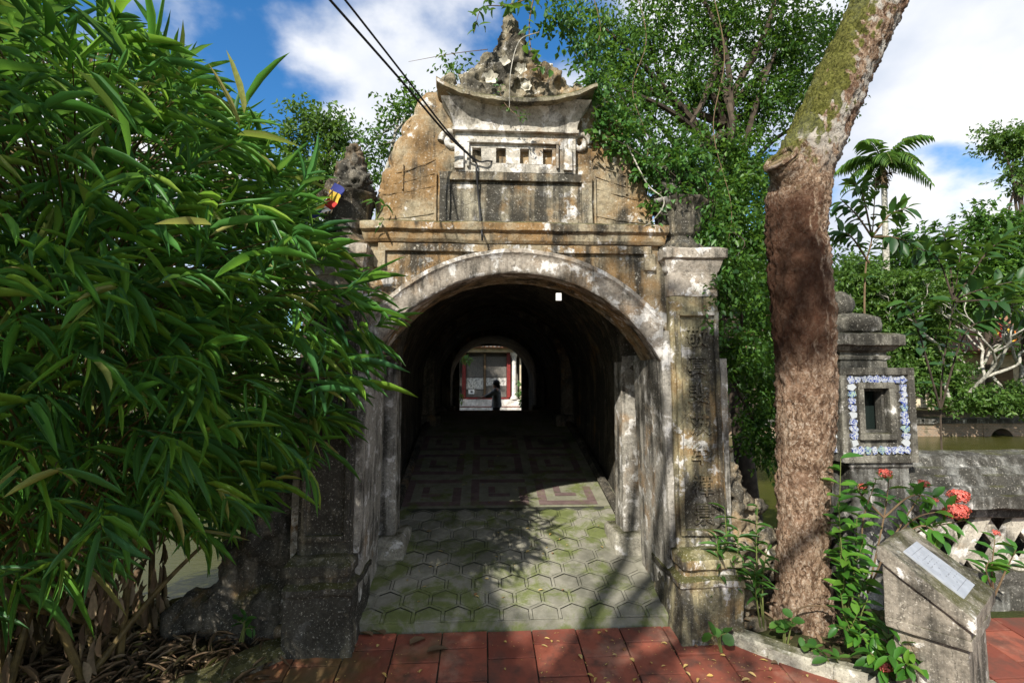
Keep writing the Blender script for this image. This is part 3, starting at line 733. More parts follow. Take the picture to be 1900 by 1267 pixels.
lf_o = MB().ball((-.085, -.0, 3.86), (.02, .02, .02), 2).build('stucco_leaf', fl_mat, gate); rosette((-.085, -.02, 3.86), 4, .05, fl_mat, lf_o, 1.4)

# tunnel: side walls, vault, transverse ribs, roof, far wall
tw = MB()
for s in (-1, 1):
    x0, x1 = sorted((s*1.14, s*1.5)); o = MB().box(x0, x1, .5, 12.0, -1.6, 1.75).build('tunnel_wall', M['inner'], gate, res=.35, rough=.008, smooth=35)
VZ = 1.55
vs = []; fs = []; n = 20
for yi, y in enumerate((.40, 12.0)):
    for i in range(n):
        a = math.pi*i/(n-1); vs.append((-1.14*math.cos(a), y, VZ+1.16*math.sin(a)))
    for (x, z) in ((1.5, VZ), (1.5, 2.45), (0, 3.0), (-1.5, 2.45), (-1.5, VZ)): vs.append((x, y, z))
k = n+5
for i in range(k): fs.append((i, (i+1) % k, k+(i+1) % k, k+i))
fs += [tuple(range(k)), tuple(range(2*k-1, k-1, -1))]
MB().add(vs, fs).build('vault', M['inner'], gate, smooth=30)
def rib(y0, y1, half, name):
    for s in (-1, 1):
        x0, x1 = sorted((s*half, s*1.15)); zf = floor_z(y0)
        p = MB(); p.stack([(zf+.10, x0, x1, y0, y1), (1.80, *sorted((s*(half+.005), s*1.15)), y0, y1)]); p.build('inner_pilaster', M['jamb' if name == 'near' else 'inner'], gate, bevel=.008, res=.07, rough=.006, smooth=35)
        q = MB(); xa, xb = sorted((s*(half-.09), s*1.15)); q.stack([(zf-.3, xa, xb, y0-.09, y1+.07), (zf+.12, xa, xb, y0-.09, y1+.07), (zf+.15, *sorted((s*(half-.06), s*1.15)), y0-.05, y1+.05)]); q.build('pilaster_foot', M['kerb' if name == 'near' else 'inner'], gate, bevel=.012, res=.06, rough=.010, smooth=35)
    out = [(-1.2*math.cos(a), VZ+1.24*math.sin(a)) for a in np.linspace(0, math.pi, 24)]
    inn = [(-half*math.cos(a), 1.75+.86*math.sin(a)) for a in np.linspace(0, math.pi, 24)]
    MB().prism(inn+out[::-1], y0, y1).build('rib_arch', M['inner'], gate, smooth=30)
rib(.80, 1.06, .945, 'near'); rib(4.3, 4.6, .96, 'mid'); rib(8.0, 8.3, .96, 'far')
fa = [(.94*math.copysign(abs(math.sin(a))**.8, math.sin(a)), 2.12+.54*abs(math.cos(a))**.8) for a in np.linspace(-math.pi/2, math.pi/2, 24)]
MB().prism([(-.94, -.3)]+fa+[(.94, -.3), (1.6, -.3), (1.6, 3.1), (-1.6, 3.1), (-1.6, -.3)], 12.0, 12.35).build('far_wall', M['inner'], gate)
MB().box(-1.45, 1.45, .3, 12.2, -1.6, -.25).build('bridge_pier', M['darkrock'], gate, res=.4, rough=.02)
for s in (-1, 1):
    p = [(s*1.06, y, floor_z(y)+.03) for y in np.linspace(1.15, 10, 30)]; MB().tube(p, .05, 6).build('wall_skirting', M['inner'], gate)
# small white box screwed under the arch
MB().box(.285, .325, .05, .075, 2.15, 2.205).build('lamp_switch', M['plastic'], gate, bevel=.004)

# bridge floor: bed, hexagon tiles with their web, fret inlay
ys = list(np.linspace(0, 12.4, 64)); vs = []; fs = []
for y in ys: vs += [(-1.16, y, floor_z(y)-.012), (1.16, y, floor_z(y)-.012)]
for i in range(len(ys)-1): fs.append((2*i, 2*i+1, 2*i+3, 2*i+2))
floor = MB().add(vs, fs).build('bridge_floor', M['grout']); tag(floor, kind='structure')
HS, HB = .098, .014                     # hexagon radius to corner, half the web between two
PX = (HS*.866+HB)*2; PY = PX*.866
def hexpts(cx, cy, r): return [(cx+r*math.sin(math.pi/3*k), cy+r*math.cos(math.pi/3*k)) for k in range(6)]
hx = MB(); hx.prism(hexpts(0, 0, HS), -.012, .0, 'z'); hxo = hx.build('hexagon_tile', M['hex'], bevel=.004); HM = hxo.data; bpy.data.objects.remove(hxo)
def clip_lo(poly, ymin):
    out = []
    for i in range(len(poly)):
        (x0_, y0_), (x1_, y1_) = poly[i], poly[(i+1) % len(poly)]
        if y0_ >= ymin: out.append((x0_, y0_))
        if (y0_ >= ymin) != (y1_ >= ymin): t_ = (ymin-y0_)/(y1_-y0_); out.append((x0_+(x1_-x0_)*t_, ymin))
    return out
CY0 = .05
hxo = MB().prism(clip_lo(hexpts(0, 0, HS), -CY0+.004), -.012, .0, 'z').build('hexagon_tile', M['hex'], bevel=.004); HM0 = hxo.data; bpy.data.objects.remove(hxo)
web = MB(); rows = 9; sl = math.atan(.23)
for j in range(rows):
    cy = CY0+j*PY
    for i in range(-7, 8):
        cx = i*PX+(PX/2 if j % 2 else 0)
        if abs(cx) > 1.04: continue
        o = bpy.data.objects.new('hexagon_tile', HM0 if j == 0 else HM); COL.objects.link(o); o.parent = floor
        o.location = (cx, cy, floor_z(cy)+random.uniform(-.003, .003)); o.rotation_euler = (sl+random.uniform(-.02, .02), random.uniform(-.022, .022), 0)
        a = hexpts(cx, cy, HS+.005); b2 = hexpts(cx, cy, (PX/2)/.866)
        for k in range(6):
            q = [(x_, max(.002, y_)) for x_, y_ in (a[k], a[(k+1) % 6], b2[(k+1) % 6], b2[k])]
            web.add([(x, y, floor_z(y)-.001) for x, y in q], [(0, 1, 2, 3)])
web.build('joint_band', M['hex'], floor, kind='stuff')
Y0 = CY0+rows*PY-.03
MB().add([(x, y, floor_z(y)-.0115) for y in (0, .09) for x in (-1.05, 1.05)]+[(-1.05, -.001, -.12), (1.05, -.001, -.12)], [(0, 1, 3, 2), (0, 1, 5, 4)]).build('threshold', M['hex'], floor)
for s_ in (-1, 1):
    MB().add([(s_*x, y, floor_z(y)-.009) for y in (.0, Y0+.03) for x in (.96, 1.15)], [(0, 1, 3, 2)]).build('cement_border', M['hex'], floor)
ys = [y for y in np.linspace(Y0, 11.9, 50)]; vs = []; fs = []
for y in ys: vs += [(-1.14, y, floor_z(y)-.004), (1.14, y, floor_z(y)-.004)]
for i in range(len(ys)-1): fs.append((2*i, 2*i+1, 2*i+3, 2*i+2))
MB().add(vs, fs).build('cement_field', M['grey_floor'], floor)
def inlay(x0, x1, y0, y1):
    mb = MB(); n = max(2, int((y1-y0)/.15)+1)
    yy = np.linspace(y0, y1, n); vs = []
    for y in yy: vs += [(x0, y, floor_z(y)+.001), (x1, y, floor_z(y)+.001)]
    mb.add(vs, [(2*i, 2*i+1, 2*i+3, 2*i+2) for i in range(n-1)]); mb.build('inlay', M['purple'], floor)
for ci, cx in enumerate((-.74, -.06, .62)):
    for rj in range(3):
        yb = Y0+.04+rj*.74; a = .29; t = .085
        inlay(cx-a, cx+a, yb, yb+t); inlay(cx-a, cx-a+t, yb+t+.003, yb+.60); inlay(cx-a+t+.003, cx+a, yb+.60-t, yb+.60)
        inlay(cx+a-t, cx+a, yb+t+.003, yb+.40 if rj % 2 == 0 else yb+.50)
        inlay(cx-.11, cx+.11, yb+.19, yb+.19+t*.8); inlay(cx-.11, cx-.04, yb+.27, yb+.42)

# ------------------------------------------------------------------ rocks flanking the gate
def rock_thing(name, lumps, mat, label, voxel=.035, amp=.07, rs=5):
    o = rock(name, lumps, mat, None, voxel, amp, rs); return tag(o, label, 'rock')
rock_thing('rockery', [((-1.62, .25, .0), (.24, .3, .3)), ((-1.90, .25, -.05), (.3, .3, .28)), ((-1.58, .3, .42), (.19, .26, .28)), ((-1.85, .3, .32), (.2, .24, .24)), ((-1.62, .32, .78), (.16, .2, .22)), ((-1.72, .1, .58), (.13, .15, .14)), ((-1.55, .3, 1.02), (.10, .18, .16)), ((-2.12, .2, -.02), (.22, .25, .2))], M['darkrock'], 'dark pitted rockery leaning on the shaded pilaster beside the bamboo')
rock_thing('rockery', [((1.60, .28, .1), (.15, .25, .3)), ((1.58, .28, .5), (.13, .2, .25)), ((1.57, .28, .85), (.11, .18, .2)), ((1.64, .2, .72), (.08, .12, .1)), ((1.53, .3, 1.2), (.08, .16, .28)), ((1.50, .3, 1.55), (.05, .12, .16)), ((1.80, .35, .35), (.14, .2, .2)), ((1.78, .3, .62), (.09, .13, .11)), ((1.95, .35, .2), (.14, .2, .16)), ((2.1, .3, .45), (.10, .15, .12))], M['rock'], 'tan karst rockery stacked between inscribed pilaster and leaning trunk', .022, .085, 7)
for (x, y, r, lab) in ((-1.50, .02, .09, 'small mossy stone at the foot of the shaded pilaster base'), (1.60, -.05, .07, 'small grey stone among weeds by inscribed pilaster base')):
    rock_thing('stone', [((x, y, ground_z(x, y)+.04), (r*1.3, r, r*.8))], M['rock'], lab, .02, .02, 9)

# ------------------------------------------------------------------ leaning tree in the planting bed
YT = -.02
tp = [(1490, 1215, 52), (1490, 1165, 50), (1489, 1050, 49), (1490, 900, 51), (1495, 760, 56), (1492, 620, 58), (1482, 480, 60), (1478, 390, 60), (1492, 310, 58), (1527, 230, 55), (1570, 130, 53), (1615, 40, 52), (1660, -60, 50), (1715, -190, 47), (1780, -330, 42), (1830, -480, 36)]
path = [at(a, b, y=YT) for a, b, _ in tp]; rad = []
for (a, b, r), p in zip(tp, path): rad.append(r*.90*(p-CAM).dot(FW)/F)
tree = thing('leaning_tree', (path[0].x, YT, -.12), 'thick flaking-bark tree with cut stub and mossy leaning limb in kerbed bed', 'tree')
def trunk_mesh(path, rad, seg, nper, name, mat, parent, amp=.012, flare=True):
    P = spline(path, nper); n = len(P); rr_ = interp(rad, n); mb = MB().tube(P, rr_, seg)
    o = mb.build(name, mat, parent, smooth=80); me = o.data
    co = np.empty(len(me.vertices)*3); me.vertices.foreach_get('co', co); co = co.reshape(-1, 3); nr = np.empty(len(co)*3); me.vertices.foreach_get('normal', nr); nr = nr.reshape(-1, 3)
    for i in range(len(co)):
        p = Vector(co[i]); q = Vector((p.x*1.0, p.y, p.z*.55))
        d = noise.fractal(p*4, 1, 2, 3)*amp*1.0-amp*.8+noise.noise(q*20)*amp*1.1+abs(noise.noise(q*33))*amp*2.2-abs(noise.noise(q*15))*amp*1.6+noise.noise(p*52)*amp*.8+noise.noise(q*7)*amp*.8
        if flare and p.z < .35: d += (.35-max(p.z, -.2))*.14*max(0, noise.noise(Vector((p.x*7, p.y*7, 0)))+.15)
        co[i] += nr[i]*d
    me.vertices.foreach_set('co', co.ravel()); me.update(); return o
trunk = trunk_mesh(path, rad, 96, 26, 'trunk', M['bark'], tree)
# sawn stub
sp0 = at(1478, 345, y=YT-.04); sp1 = at(1449, 296, y=YT-.12)
ax = (sp1-sp0).normalized()
st = trunk_mesh([sp0, sp0.lerp(sp1, .5), sp1], [.16, .13, .115], 32, 8, 'branch_stub', M['bark'], tree, .008, False)
MB().tube([sp1-ax*.02, sp1-ax*.001], [.115, .10], 20).build('cut_face', flat('weathered_cut_wood', (.13, .095, .05), .95, var=.7, scale=25, bump=.8), st, rough=.01, rs=25)
mb = MB().tube([sp1+ax*.005+(ax.orthogonal().normalized()*math.cos(a)+ax.cross(ax.orthogonal().normalized())*math.sin(a))*.105 for a in np.linspace(0, 2*math.pi, 24)], .018, 6); mb.build('callus_rim', M['bark'], st, rough=.008, rs=15, smooth=60)
tips = []
for k, (dx, dy, dz) in enumerate(((-1.2, -.7, 1.5), (.9, .3, 1.5), (.5, -1.2, 1.0), (-.3, 1.2, 1.3), (1.6, -.4, .6))):
    a = path[-1]-Vector((0, 0, .15)); b = a+Vector((dx, dy, dz)); m = a.lerp(b, .5)+Vector((dx*.15, dy*.1, .2))
    MB().tube(spline([a, m, b], 8), interp([.12, .07, .03], 17), 8).build('limb', M['bark'], tree, rough=.01); tips += [b, m]
cl = [(tuple(t), (1.0, .9, .6)) for t in tips]
leaf_mesh('crown', crown_recs(cl, 700, 9, .085, .42, .4), template('rhomb', .2, .3), M['treeleaf'], tree)

# ------------------------------------------------------------------ shade tree behind the photographer's left shoulder, unseen, its crown clumps aimed to shade chosen spots
st_ = thing('shade_tree', (-3.6, -7.2, -.45), 'spreading tree whose dappled shade falls on the gate', 'tree')
tk = [(-3.6, -7.2, -.6), (-3.5, -7.1, 1.5), (-3.3, -6.9, 3.2), (-3.1, -6.6, 4.6)]
trunk_mesh(tk, [.26, .2, .17, .12], 20, 8, 'trunk', M['darkbark'], st_, .015, False)
SHADE = []
for (T_, d_, r_) in (((-1.35, -.1, .3), 7.0, (.75, .6, .45)), ((-1.3, 0, 1.1), 7.3, (.35, .35, .3)), ((-.55, .1, .05), 7.6, (.55, .5, .4)), ((-.5, -.6, -.1), 7.2, (.7, .5, .4)), ((.25, -.75, -.1), 7.6, (.42, .35, .3)),
                     ((-.5, 1.1, .25), 8.3, (.36, .3, .3)), ((1.28, -.1, 1.75), 7.8, (.42, .4, .36)), ((1.95, -.2, 2.25), 8.0, (.42, .4, .45)), ((.75, 0, 2.35), 8.2, (.22, .2, .2)), ((1.35, -.3, .0), 7.8, (.26, .22, .2)), ((2.9, .1, .75), 8.4, (.22, .2, .2))):
    SHADE.append((tuple(Vector(T_)+to_sun*d_), r_))
for c_, r_ in SHADE:
    MB().tube(spline([tk[-1], Vector(tk[-1]).lerp(Vector(c_), .5)+Vector((0, 0, .25)), c_], 6), interp([.09, .05, .02], 13), 7).build('limb', M['darkbark'], st_)
leaf_mesh('crown', crown_recs([(c_, r_, r_[0]*r_[1]) for c_, r_ in SHADE], 640, 9, .10, .5, .34, shell=.2), template('rhomb', .2, .3), M['treeleaf'], st_)

# ------------------------------------------------------------------ bamboo
bam = thing('bamboo_clump', (-2.75, -.15, -.1), 'dense bamboo clump with long drooping green leaves crowding the shaded pilaster', 'bamboo')
SIL = [(-700, -250), (20, 5), (110, 20), (190, 60), (270, 95), (350, 165), (430, 240), (490, 290), (540, 345), (560, 410), (585, 470), (660, 540), (715, 595), (680, 640), (630, 700), (585, 790), (550, 860), (490, 900), (430, 930), (360, 990), (280, 970), (210, 960), (150, 1030), (60, 1100), (-700, 1300)]
def inside(px, py, poly):
    r_ = np.zeros(len(px), bool); n = len(poly); j = n-1
    for i in range(n):
        xi, yi = poly[i]; xj, yj = poly[j]
        c_ = ((yi > py) != (yj > py)) & (px < (xj-xi)*(py-yi)/(yj-yi+1e-9)+xi); r_ ^= c_; j = i
    return r_
def bamboo_fans(n):
    # points in the leaning leaf mass of the clump
    out = []
    while sum(len(o_) for o_ in out) < n:
        k = 8000
        p = np.stack([rng.uniform(-4.4, -.55, k), rng.uniform(-2.0, .75, k), rng.uniform(-.1, 4.1, k)], 1)
        px, py, zz = proj(p)
        ok = (zz > 1.35) & inside(px, py, SIL) & (p[:, 1] < .1+.35*(p[:, 0] < -1.75)+(-1.75-p[:, 0])*.4)
        # clump envelope: nearer leaves hang further out
        ax_ = np.array([-2.8, -.25]); dd = np.hypot(p[:, 0]-ax_[0], (p[:, 1]-ax_[1])*1.05)
        rad_ = np.interp(p[:, 2], [-.2, .4, 1.2, 2.0, 2.8, 3.6, 4.2], [.95, 1.35, 1.85, 2.1, 2.0, 1.5, .9])
        ok &= dd < rad_
        out.append(p[ok])
    return np.concatenate(out)[:n]
C_ = bamboo_fans(2900)
def fans(C_):
    recs = []
    for c in C_:
        out_ = np.array([c[0]+2.8, (c[1]+.3)*.9, 0]); out_ /= np.linalg.norm(out_)+1e-6
        hi = np.interp(c[2], [.3, 1.8, 3.2], [-.55, -.12, .45])+rng.normal()*.25
        td = unit(out_*.8+np.array([.30, -.12, hi])+rng.normal(size=3)*.38)
        m = rng.integers(5, 10); side = unit(np.cross(td, np.array([0, 0, 1.0])+rng.normal(size=3)*.5))
        for j in range(m):
            t = j/m; sg = 1 if j % 2 else -1; ang = rng.uniform(.25, .75)*(1-.45*t)
            ang += abs(rng.normal())*.18
            d = td*math.cos(ang)+side*sg*math.sin(ang)+np.array([0, 0, -.12-.32*rng.random()])+rng.normal(size=3)*.17
            L = rng.uniform(.13, .30)*(1.0 if rng.random() < .7 else .6); nn = np.array([0, 0, 1.0])+out_*.35+rng.normal(size=3)*.45
            recs.append((c+td*.16*t, unit(d), nn, L, L*rng.uniform(.058, .092), rng.random()))
    a = list(zip(*recs)); return tuple(np.array(x) for x in a)
BR = fans(C_)
px, py, zz = proj(BR[0]+BR[1]*BR[3][:, None]*.5)
near_ok = zz > .9
BR = sel(BR, near_ok); px, py, zz = px[near_ok], py[near_ok], zz[near_ok]
vis = (px > 0) & (px < 1900) & (py > 0) & (py < 1267)
# those that show largest: long on the picture and not buried behind nearer fans
gx, gy = (np.clip(px, 0, 1899)//30).astype(int), (np.clip(py, 0, 1266)//30).astype(int); depth = np.full((64, 43), 9.0)
for a_, b2_, z_, v_ in zip(gx, gy, zz, vis):
    if v_: depth[a_, b2_] = min(depth[a_, b2_], z_)
score = np.where(vis, BR[3]/zz, 0)*np.where(zz < depth[gx, gy]+.25, 1, .3)
order = np.argsort(-score); big, rest = order[:300], order[300:]
for v_i, dr in enumerate((.02, .08, .17)):
    leaf_objs(sel(BR, big[v_i::3]), ('blade', dr, .22), M['bam'], bam)
    leaf_mesh('leaf_mass', sel(BR, rest[v_i::3]), template('blade', dr, .22), M['bam'], bam)
# culms and the twigs that carry the fans
base_pts = [Vector((-2.75+random.uniform(-.45, .4), -.15+random.uniform(-.35, .35), -.15)) for _ in range(18)]
for i, b_p in enumerate(base_pts):
    t_ = Vector(C_[rng.integers(len(C_))]); top = Vector((t_.x, t_.y, max(.8, t_.z-.2)))
    mid = b_p.lerp(top, .4); mid.z += .12*top.z
    pp = spline([b_p, mid, top], 8)
    MB().tube(pp, interp([.022, .015, .004], len(pp)), 8).build('culm', M['culm'], bam)
tw = MB()
for c in C_[::2]:
    b_p = Vector((-2.8+(c[0]+2.8)*.45, -.2+(c[1]+.2)*.45, max(.15, c[2]-.25))); e = Vector(c); m = b_p.lerp(e, .6)+Vector((0, 0, .08)); tw.tube([b_p, m, e], [.005, .004, .002], 4, False)
tw.build('twigs', M['culm'], bam, kind='stuff')
sh = MB()     # brown sheaths wrapping the foot of the clump
recs = [[], [], [], [], [], []]
for b_p in base_pts:
    for k in range(26):
        z = random.random()*1.0; a = random.random()*6.28
        recs[0].append((b_p.x+.04*math.cos(a), b_p.y+.04*math.sin(a), z-.1)); recs[1].append((math.cos(a)*.35, math.sin(a)*.35, random.choice((1, 1, -.4)))); recs[2].append((math.cos(a), math.sin(a), .1)); recs[3].append(random.uniform(.1, .22)); recs[4].append(random.uniform(.03, .05)); recs[5].append(random.random())
leaf_mesh('sheaths', tuple(np.array(x, float) for x in recs), template('oval', .25, .3), M['litter'], bam)

# ------------------------------------------------------------------ trees and shrubs behind
def simple_tree(name, label, base, top, r0, clumps, ntw, m, L, asp, mat, bark='darkbark', group=None, twig=.35, hang=.2, droop=.25, shell=.5, tm=('rhomb', .2, .3), limbs=True, cat_='tree'):
    t = thing(name, base, label, cat_, group); b_p, t_p = Vector(base), Vector(top)
    mid = b_p.lerp(t_p, .5)+Vector((random.uniform(-.1, .1), random.uniform(-.1, .1), 0))*(t_p-b_p).length*.3
    pp = spline([b_p-Vector((0, 0, .15)), mid, t_p], 8); MB().tube(pp, interp([r0, r0*.8, r0*.5], len(pp)), 10).build('trunk', M[bark], t, rough=r0*.15, rs=6, smooth=60)
    if limbs:
        for c in clumps:
            cc = Vector(c[0]); s0 = b_p.lerp(t_p, random.uniform(.6, 1)); mm = s0.lerp(cc, .55)+Vector((random.uniform(-.2, .2), random.uniform(-.2, .2), .03*(cc-s0).length))
            MB().tube(spline([s0, mm, cc], 6), interp([r0*.42, r0*.25, r0*.1], 13), 6).build('limb', M[bark], t)
    leaf_mesh('crown', crown_recs(clumps, ntw, m, L, asp, twig, hang, droop, shell), template(*tm), M[mat], t); return t
def clumps_px(lst, y):
    """crown masses at pixel (px,py), radius in px, on the plane y"""
    out = []
    for e in lst:
        px_, py_, rx, rz = e[:4]; yy = y+(e[4] if len(e) > 4 else 0); p = at(px_, py_, y=yy); k = (p-CAM).dot(FW)/F
        out.append((tuple(p), (rx*k, max(rx, rz)*k*.7, rz*k), rx*rz))
    return out
def foot(px_, y, z=None):
    p = at(px_, 700, y=y); return (p.x, y, ground_z(p.x, y) if z is None else z)
# small-leaved tree overhanging the gate
simple_tree('overhanging_tree', 'tall small-leaved tree with dark twiggy crown rising behind the right shoulder of gate', foot(1395, 2.4, -.9), at(1330, 60, y=2.6), .13,
    clumps_px([(1200, 60, 95, 70), (1330, 40, 110, 80), (1450, 70, 90, 90), (1180, 180, 70, 60, -.4), (1290, 160, 95, 70), (1400, 190, 80, 70), (1480, 150, 60, 80), (1250, 280, 70, 55, -.5), (1350, 290, 80, 60, -.3), (1110, 40, 40, 35, -.6), (1270, -60, 150, 80), (1440, -60, 130, 80), (1530, 60, 50, 70, .3), (1530, 200, 40, 60, .3), (1310, 370, 70, 40, -.3), (1400, 330, 60, 60), (1150, 110, 40, 50, -.5), (1150, 220, 40, 50, -1.2), (1210, 330, 40, 40, -1.6), (1290, 400, 50, 40, -1.0), (1120, 150, 30, 40, -1.2)], 2.6), 3300, 11, .065, .5, 'treeleaf', twig=.34, hang=.45, shell=.15)
# hanging vines: thin dark runners with leaflets
def vine(label, pts, r, leaves, L, mat='treeleaf', asp=.5, grp=None, bark='brownstem'):
    P = spline(pts, 8); t = thing('vine', tuple(P[0]), label, 'vine', grp); MB().tube(P, interp([r, r*.8, r*.4], len(P)), 5).build('runner', M[bark], t)
    if leaves:
        idx = rng.integers(0, len(P), leaves); c = np.array([tuple(P[i]) for i in idx])+rng.normal(size=(leaves, 3))*.02; d = unit(rng.normal(size=(leaves, 3))+np.array([0, -.3, -.4])); LL = L*rng.uniform(.6, 1.2, leaves)
        leaf_mesh('leaf_mass', (c, d, np.array([0, -.4, 1.0])+rng.normal(size=(leaves, 3))*.5, LL, LL*asp, rng.random(leaves)), template('oval', .2, .25), M[mat], t)
    return t
# climber curtain beside the inscribed pilaster
simple_tree('climber', 'thick curtain of small-leaved climber hanging beside the inscribed pilaster', (1.95, 1.0, -.3), (1.9, 1.1, 2.4), .05,
    clumps_px([(1340, 400, 60, 50), (1400, 440, 50, 60), (1350, 520, 45, 60, -.5), (1400, 560, 50, 70), (1370, 640, 40, 60, -.3), (1410, 690, 40, 60), (1400, 770, 40, 50), (1290, 370, 35, 35, -.5), (1370, 340, 50, 40), (1330, 470, 30, 40, -.6), (1420, 820, 40, 40)], .95), 900, 10, .055, .55, 'treeleaf', twig=.22, hang=.6, shell=.1, cat_='climber')
simple_tree('climber', 'bright green sprays of climber over the urn on inscribed pilaster', (1.55, .25, 2.2), (1.4, .15, 2.9), .012,
    clumps_px([(1255, 340, 35, 25), (1310, 560, 16, 40), (1325, 600, 15, 30), (1230, 375, 25, 15), (1290, 310, 35, 30), (1180, 290, 18, 18), (1100, 240, 14, 16), (1265, 300, 40, 45), (1280, 350, 40, 25), (1320, 420, 25, 40), (1130, 190, 26, 32), (1160, 250, 28, 35), (1200, 300, 30, 30), (1100, 140, 24, 30), (1040, 25, 40, 25), (1085, 85, 28, 36), (1340, 500, 20, 40)], -.02), 460, 9, .05, .55, 'weedleaf', twig=.16, hang=.6, shell=.1, cat_='climber')
# shrubs at the left shoulder of the gate
simple_tree('shoulder_shrub', 'wispy shrub rooted behind the gate shoulder near the flag', at(702, 350, y=.9), at(740, 215, y=.9), .02,
    clumps_px([(745, 215, 35, 35), (700, 270, 30, 40), (770, 180, 22, 26), (690, 330, 20, 25), (840, 130, 16, 22, -.3)], .9), 150, 10, .05, .5, 'treeleaf', 'greybark', twig=.2, shell=.1, cat_='shrub')
simple_tree('pale_tree', 'light green tree with airy rounded crown beyond bamboo against blue sky', foot(560, 9.0), at(590, 330, y=9), .14,
    clumps_px([(585, 225, 55, 40), (545, 265, 30, 30), (630, 255, 35, 35), (600, 310, 60, 40), (560, 370, 60, 50), (640, 360, 45, 50), (520, 420, 70, 50), (600, 450, 60, 50)], 9), 1150, 10, .13, .5, 'paleleaf', twig=.45, hang=.4, shell=.2)
simple_tree('pale_tree', 'yellow-green leafy tree glimpsed low behind bamboo across the pond', foot(420, 16.5), at(420, 600, y=16.5), .2,
    clumps_px([(420, 640, 110, 90), (300, 700, 110, 80), (520, 680, 90, 90), (180, 650, 120, 110), (420, 770, 110, 50), (540, 560, 80, 80), (60, 650, 140, 130)], 16.5), 1500, 10, .2, .5, 'paleleaf', twig=.6, hang=.4, shell=.2)
# areca palm
pal = thing('areca_palm', foot(1640, 15.5, .0), 'slender palm with arched feathery fronds beside the leaning limb', 'palm')
pt = at(1640, 330, y=15.5); p0 = Vector((at(1648, 700, y=15.5).x, 15.5, -.1)); MB().tube(spline([p0, p0.lerp(pt, .5), pt], 8), interp([.16, .12, .10], 17), 10).build('trunk', M['greybark'], pal)
cs = at(1637, 300, y=15.5); MB().tube([pt, cs], [.11, .07], 10).build('crownshaft', M['stem'], pal)
for k in range(11):
    a = k*2*math.pi/11+.2; el = .55+.5*math.sin(k*2.3); ln = 1.9
    pts = [cs+Vector((math.cos(a)*t*ln*.85, math.sin(a)*t*ln*.85, (math.sin(el)*t*ln*1.15-1.25*t*t*ln*.62))) for t in np.linspace(0, 1, 12)]
    fr = MB().tube(pts, interp([.03, .015, .006], 12), 5).build('frond', M['stem'], pal)
    P_ = []; D_ = []; L__ = []
    for i in range(1, 12):
        for u_ in (0, .5):
            t_ = (pts[i]-pts[i-1]).normalized(); sd_ = t_.cross(Vector((0, 0, 1))).normalized(); q = pts[i-1].lerp(pts[i], u_)
            for s in (-1, 1): P_.append(tuple(q)); D_.append(tuple(t_*.55+sd_*s*.9+Vector((0, 0, -.35+random.uniform(-.2, .2))))); L__.append(.55*math.sin(math.pi*(.15+.8*i/12))+.1)
    n = len(P_); leaf_mesh('leaflets', (np.array(P_), np.array(D_), np.tile([0, 0, 1.0], (n, 1)), np.array(L__), np.full(n, .07), rng.random(n)), template('blade', .25, .3), M['palmleaf'], fr)
dead = crown_recs([((pt.x, pt.y, pt.z+.05), (.25, .25, .25))], 14, 6, .4, .08, .2, 1.2, .8); leaf_mesh('dry_skirt', dead, template('blade', .3, .3), M['litter'], pal)
# broad-leaved sapling behind the lantern pillar; each leaf an object
def big_leaf_plant(name, label, base, stems, L, asp, mat, tk, cat_='plant', group=None, bark='brownstem', r=.012, per=9, spread=.9, droop=.2, stem_name='stem'):
    t = thing(name, base, label, cat_, group); recs = []
    for s_ in stems:
        pp = spline([Vector(q) for q in s_], 6); MB().tube(pp, interp([r, r*.7, r*.35], len(pp)), 6).build(stem_name, M[bark], t)
        n = len(pp); i0 = int(n*.35)
        for j in range(per):
            i = min(n-1, int(i0+(n-1-i0)*(j+1)/per)); tg = (pp[i]-pp[max(0, i-1)]).normalized(); a = j*2.4+random.random()
            u = tg.orthogonal().normalized(); w_ = tg.cross(u); d = tg*.45+(u*math.cos(a)+w_*math.sin(a))*spread+Vector((0, 0, -droop))
            ll = L*random.uniform(.7, 1.15); recs.append((tuple(pp[i]), tuple(d.normalized()), (random.gauss(0, .3), -.25+random.gauss(0, .3), 1), ll, ll*asp*random.uniform(.85, 1.15), random.random()))
    rr_ = tuple(np.array(x) for x in zip(*recs)); leaf_objs(rr_, tk, mat, t); return t
yb = 1.6; b0 = at(1598, 760, y=yb); b1 = at(1604, 560, y=yb); b2 = at(1618, 440, y=yb)
big_leaf_plant('sapling', 'upright sapling with broad dark leaves behind the mosaic lantern pillar', (b0.x, yb, -.2),
    [[(b0.x, yb, -.6), b1, b2, at(1625, 330, y=yb)], [b2, at(1650, 400, y=yb), at(1685, 385, y=yb)], [b2, at(1655, 440, y=yb-.2), at(1690, 450, y=yb-.2)], [b2, at(1590, 400, y=yb), at(1560, 370, y=yb)], [b1.lerp(b2, .6), at(1580, 440, y=yb-.1), at(1555, 430, y=yb)], [b2, at(1600, 360, y=yb+.2), at(1585, 340, y=yb)]], .18, .40, M['darkleaf'], ('oval', .25, .2), 'sapling', per=20)
b0 = at(1745, 760, y=1.9); b1 = at(1770, 560, y=1.7)
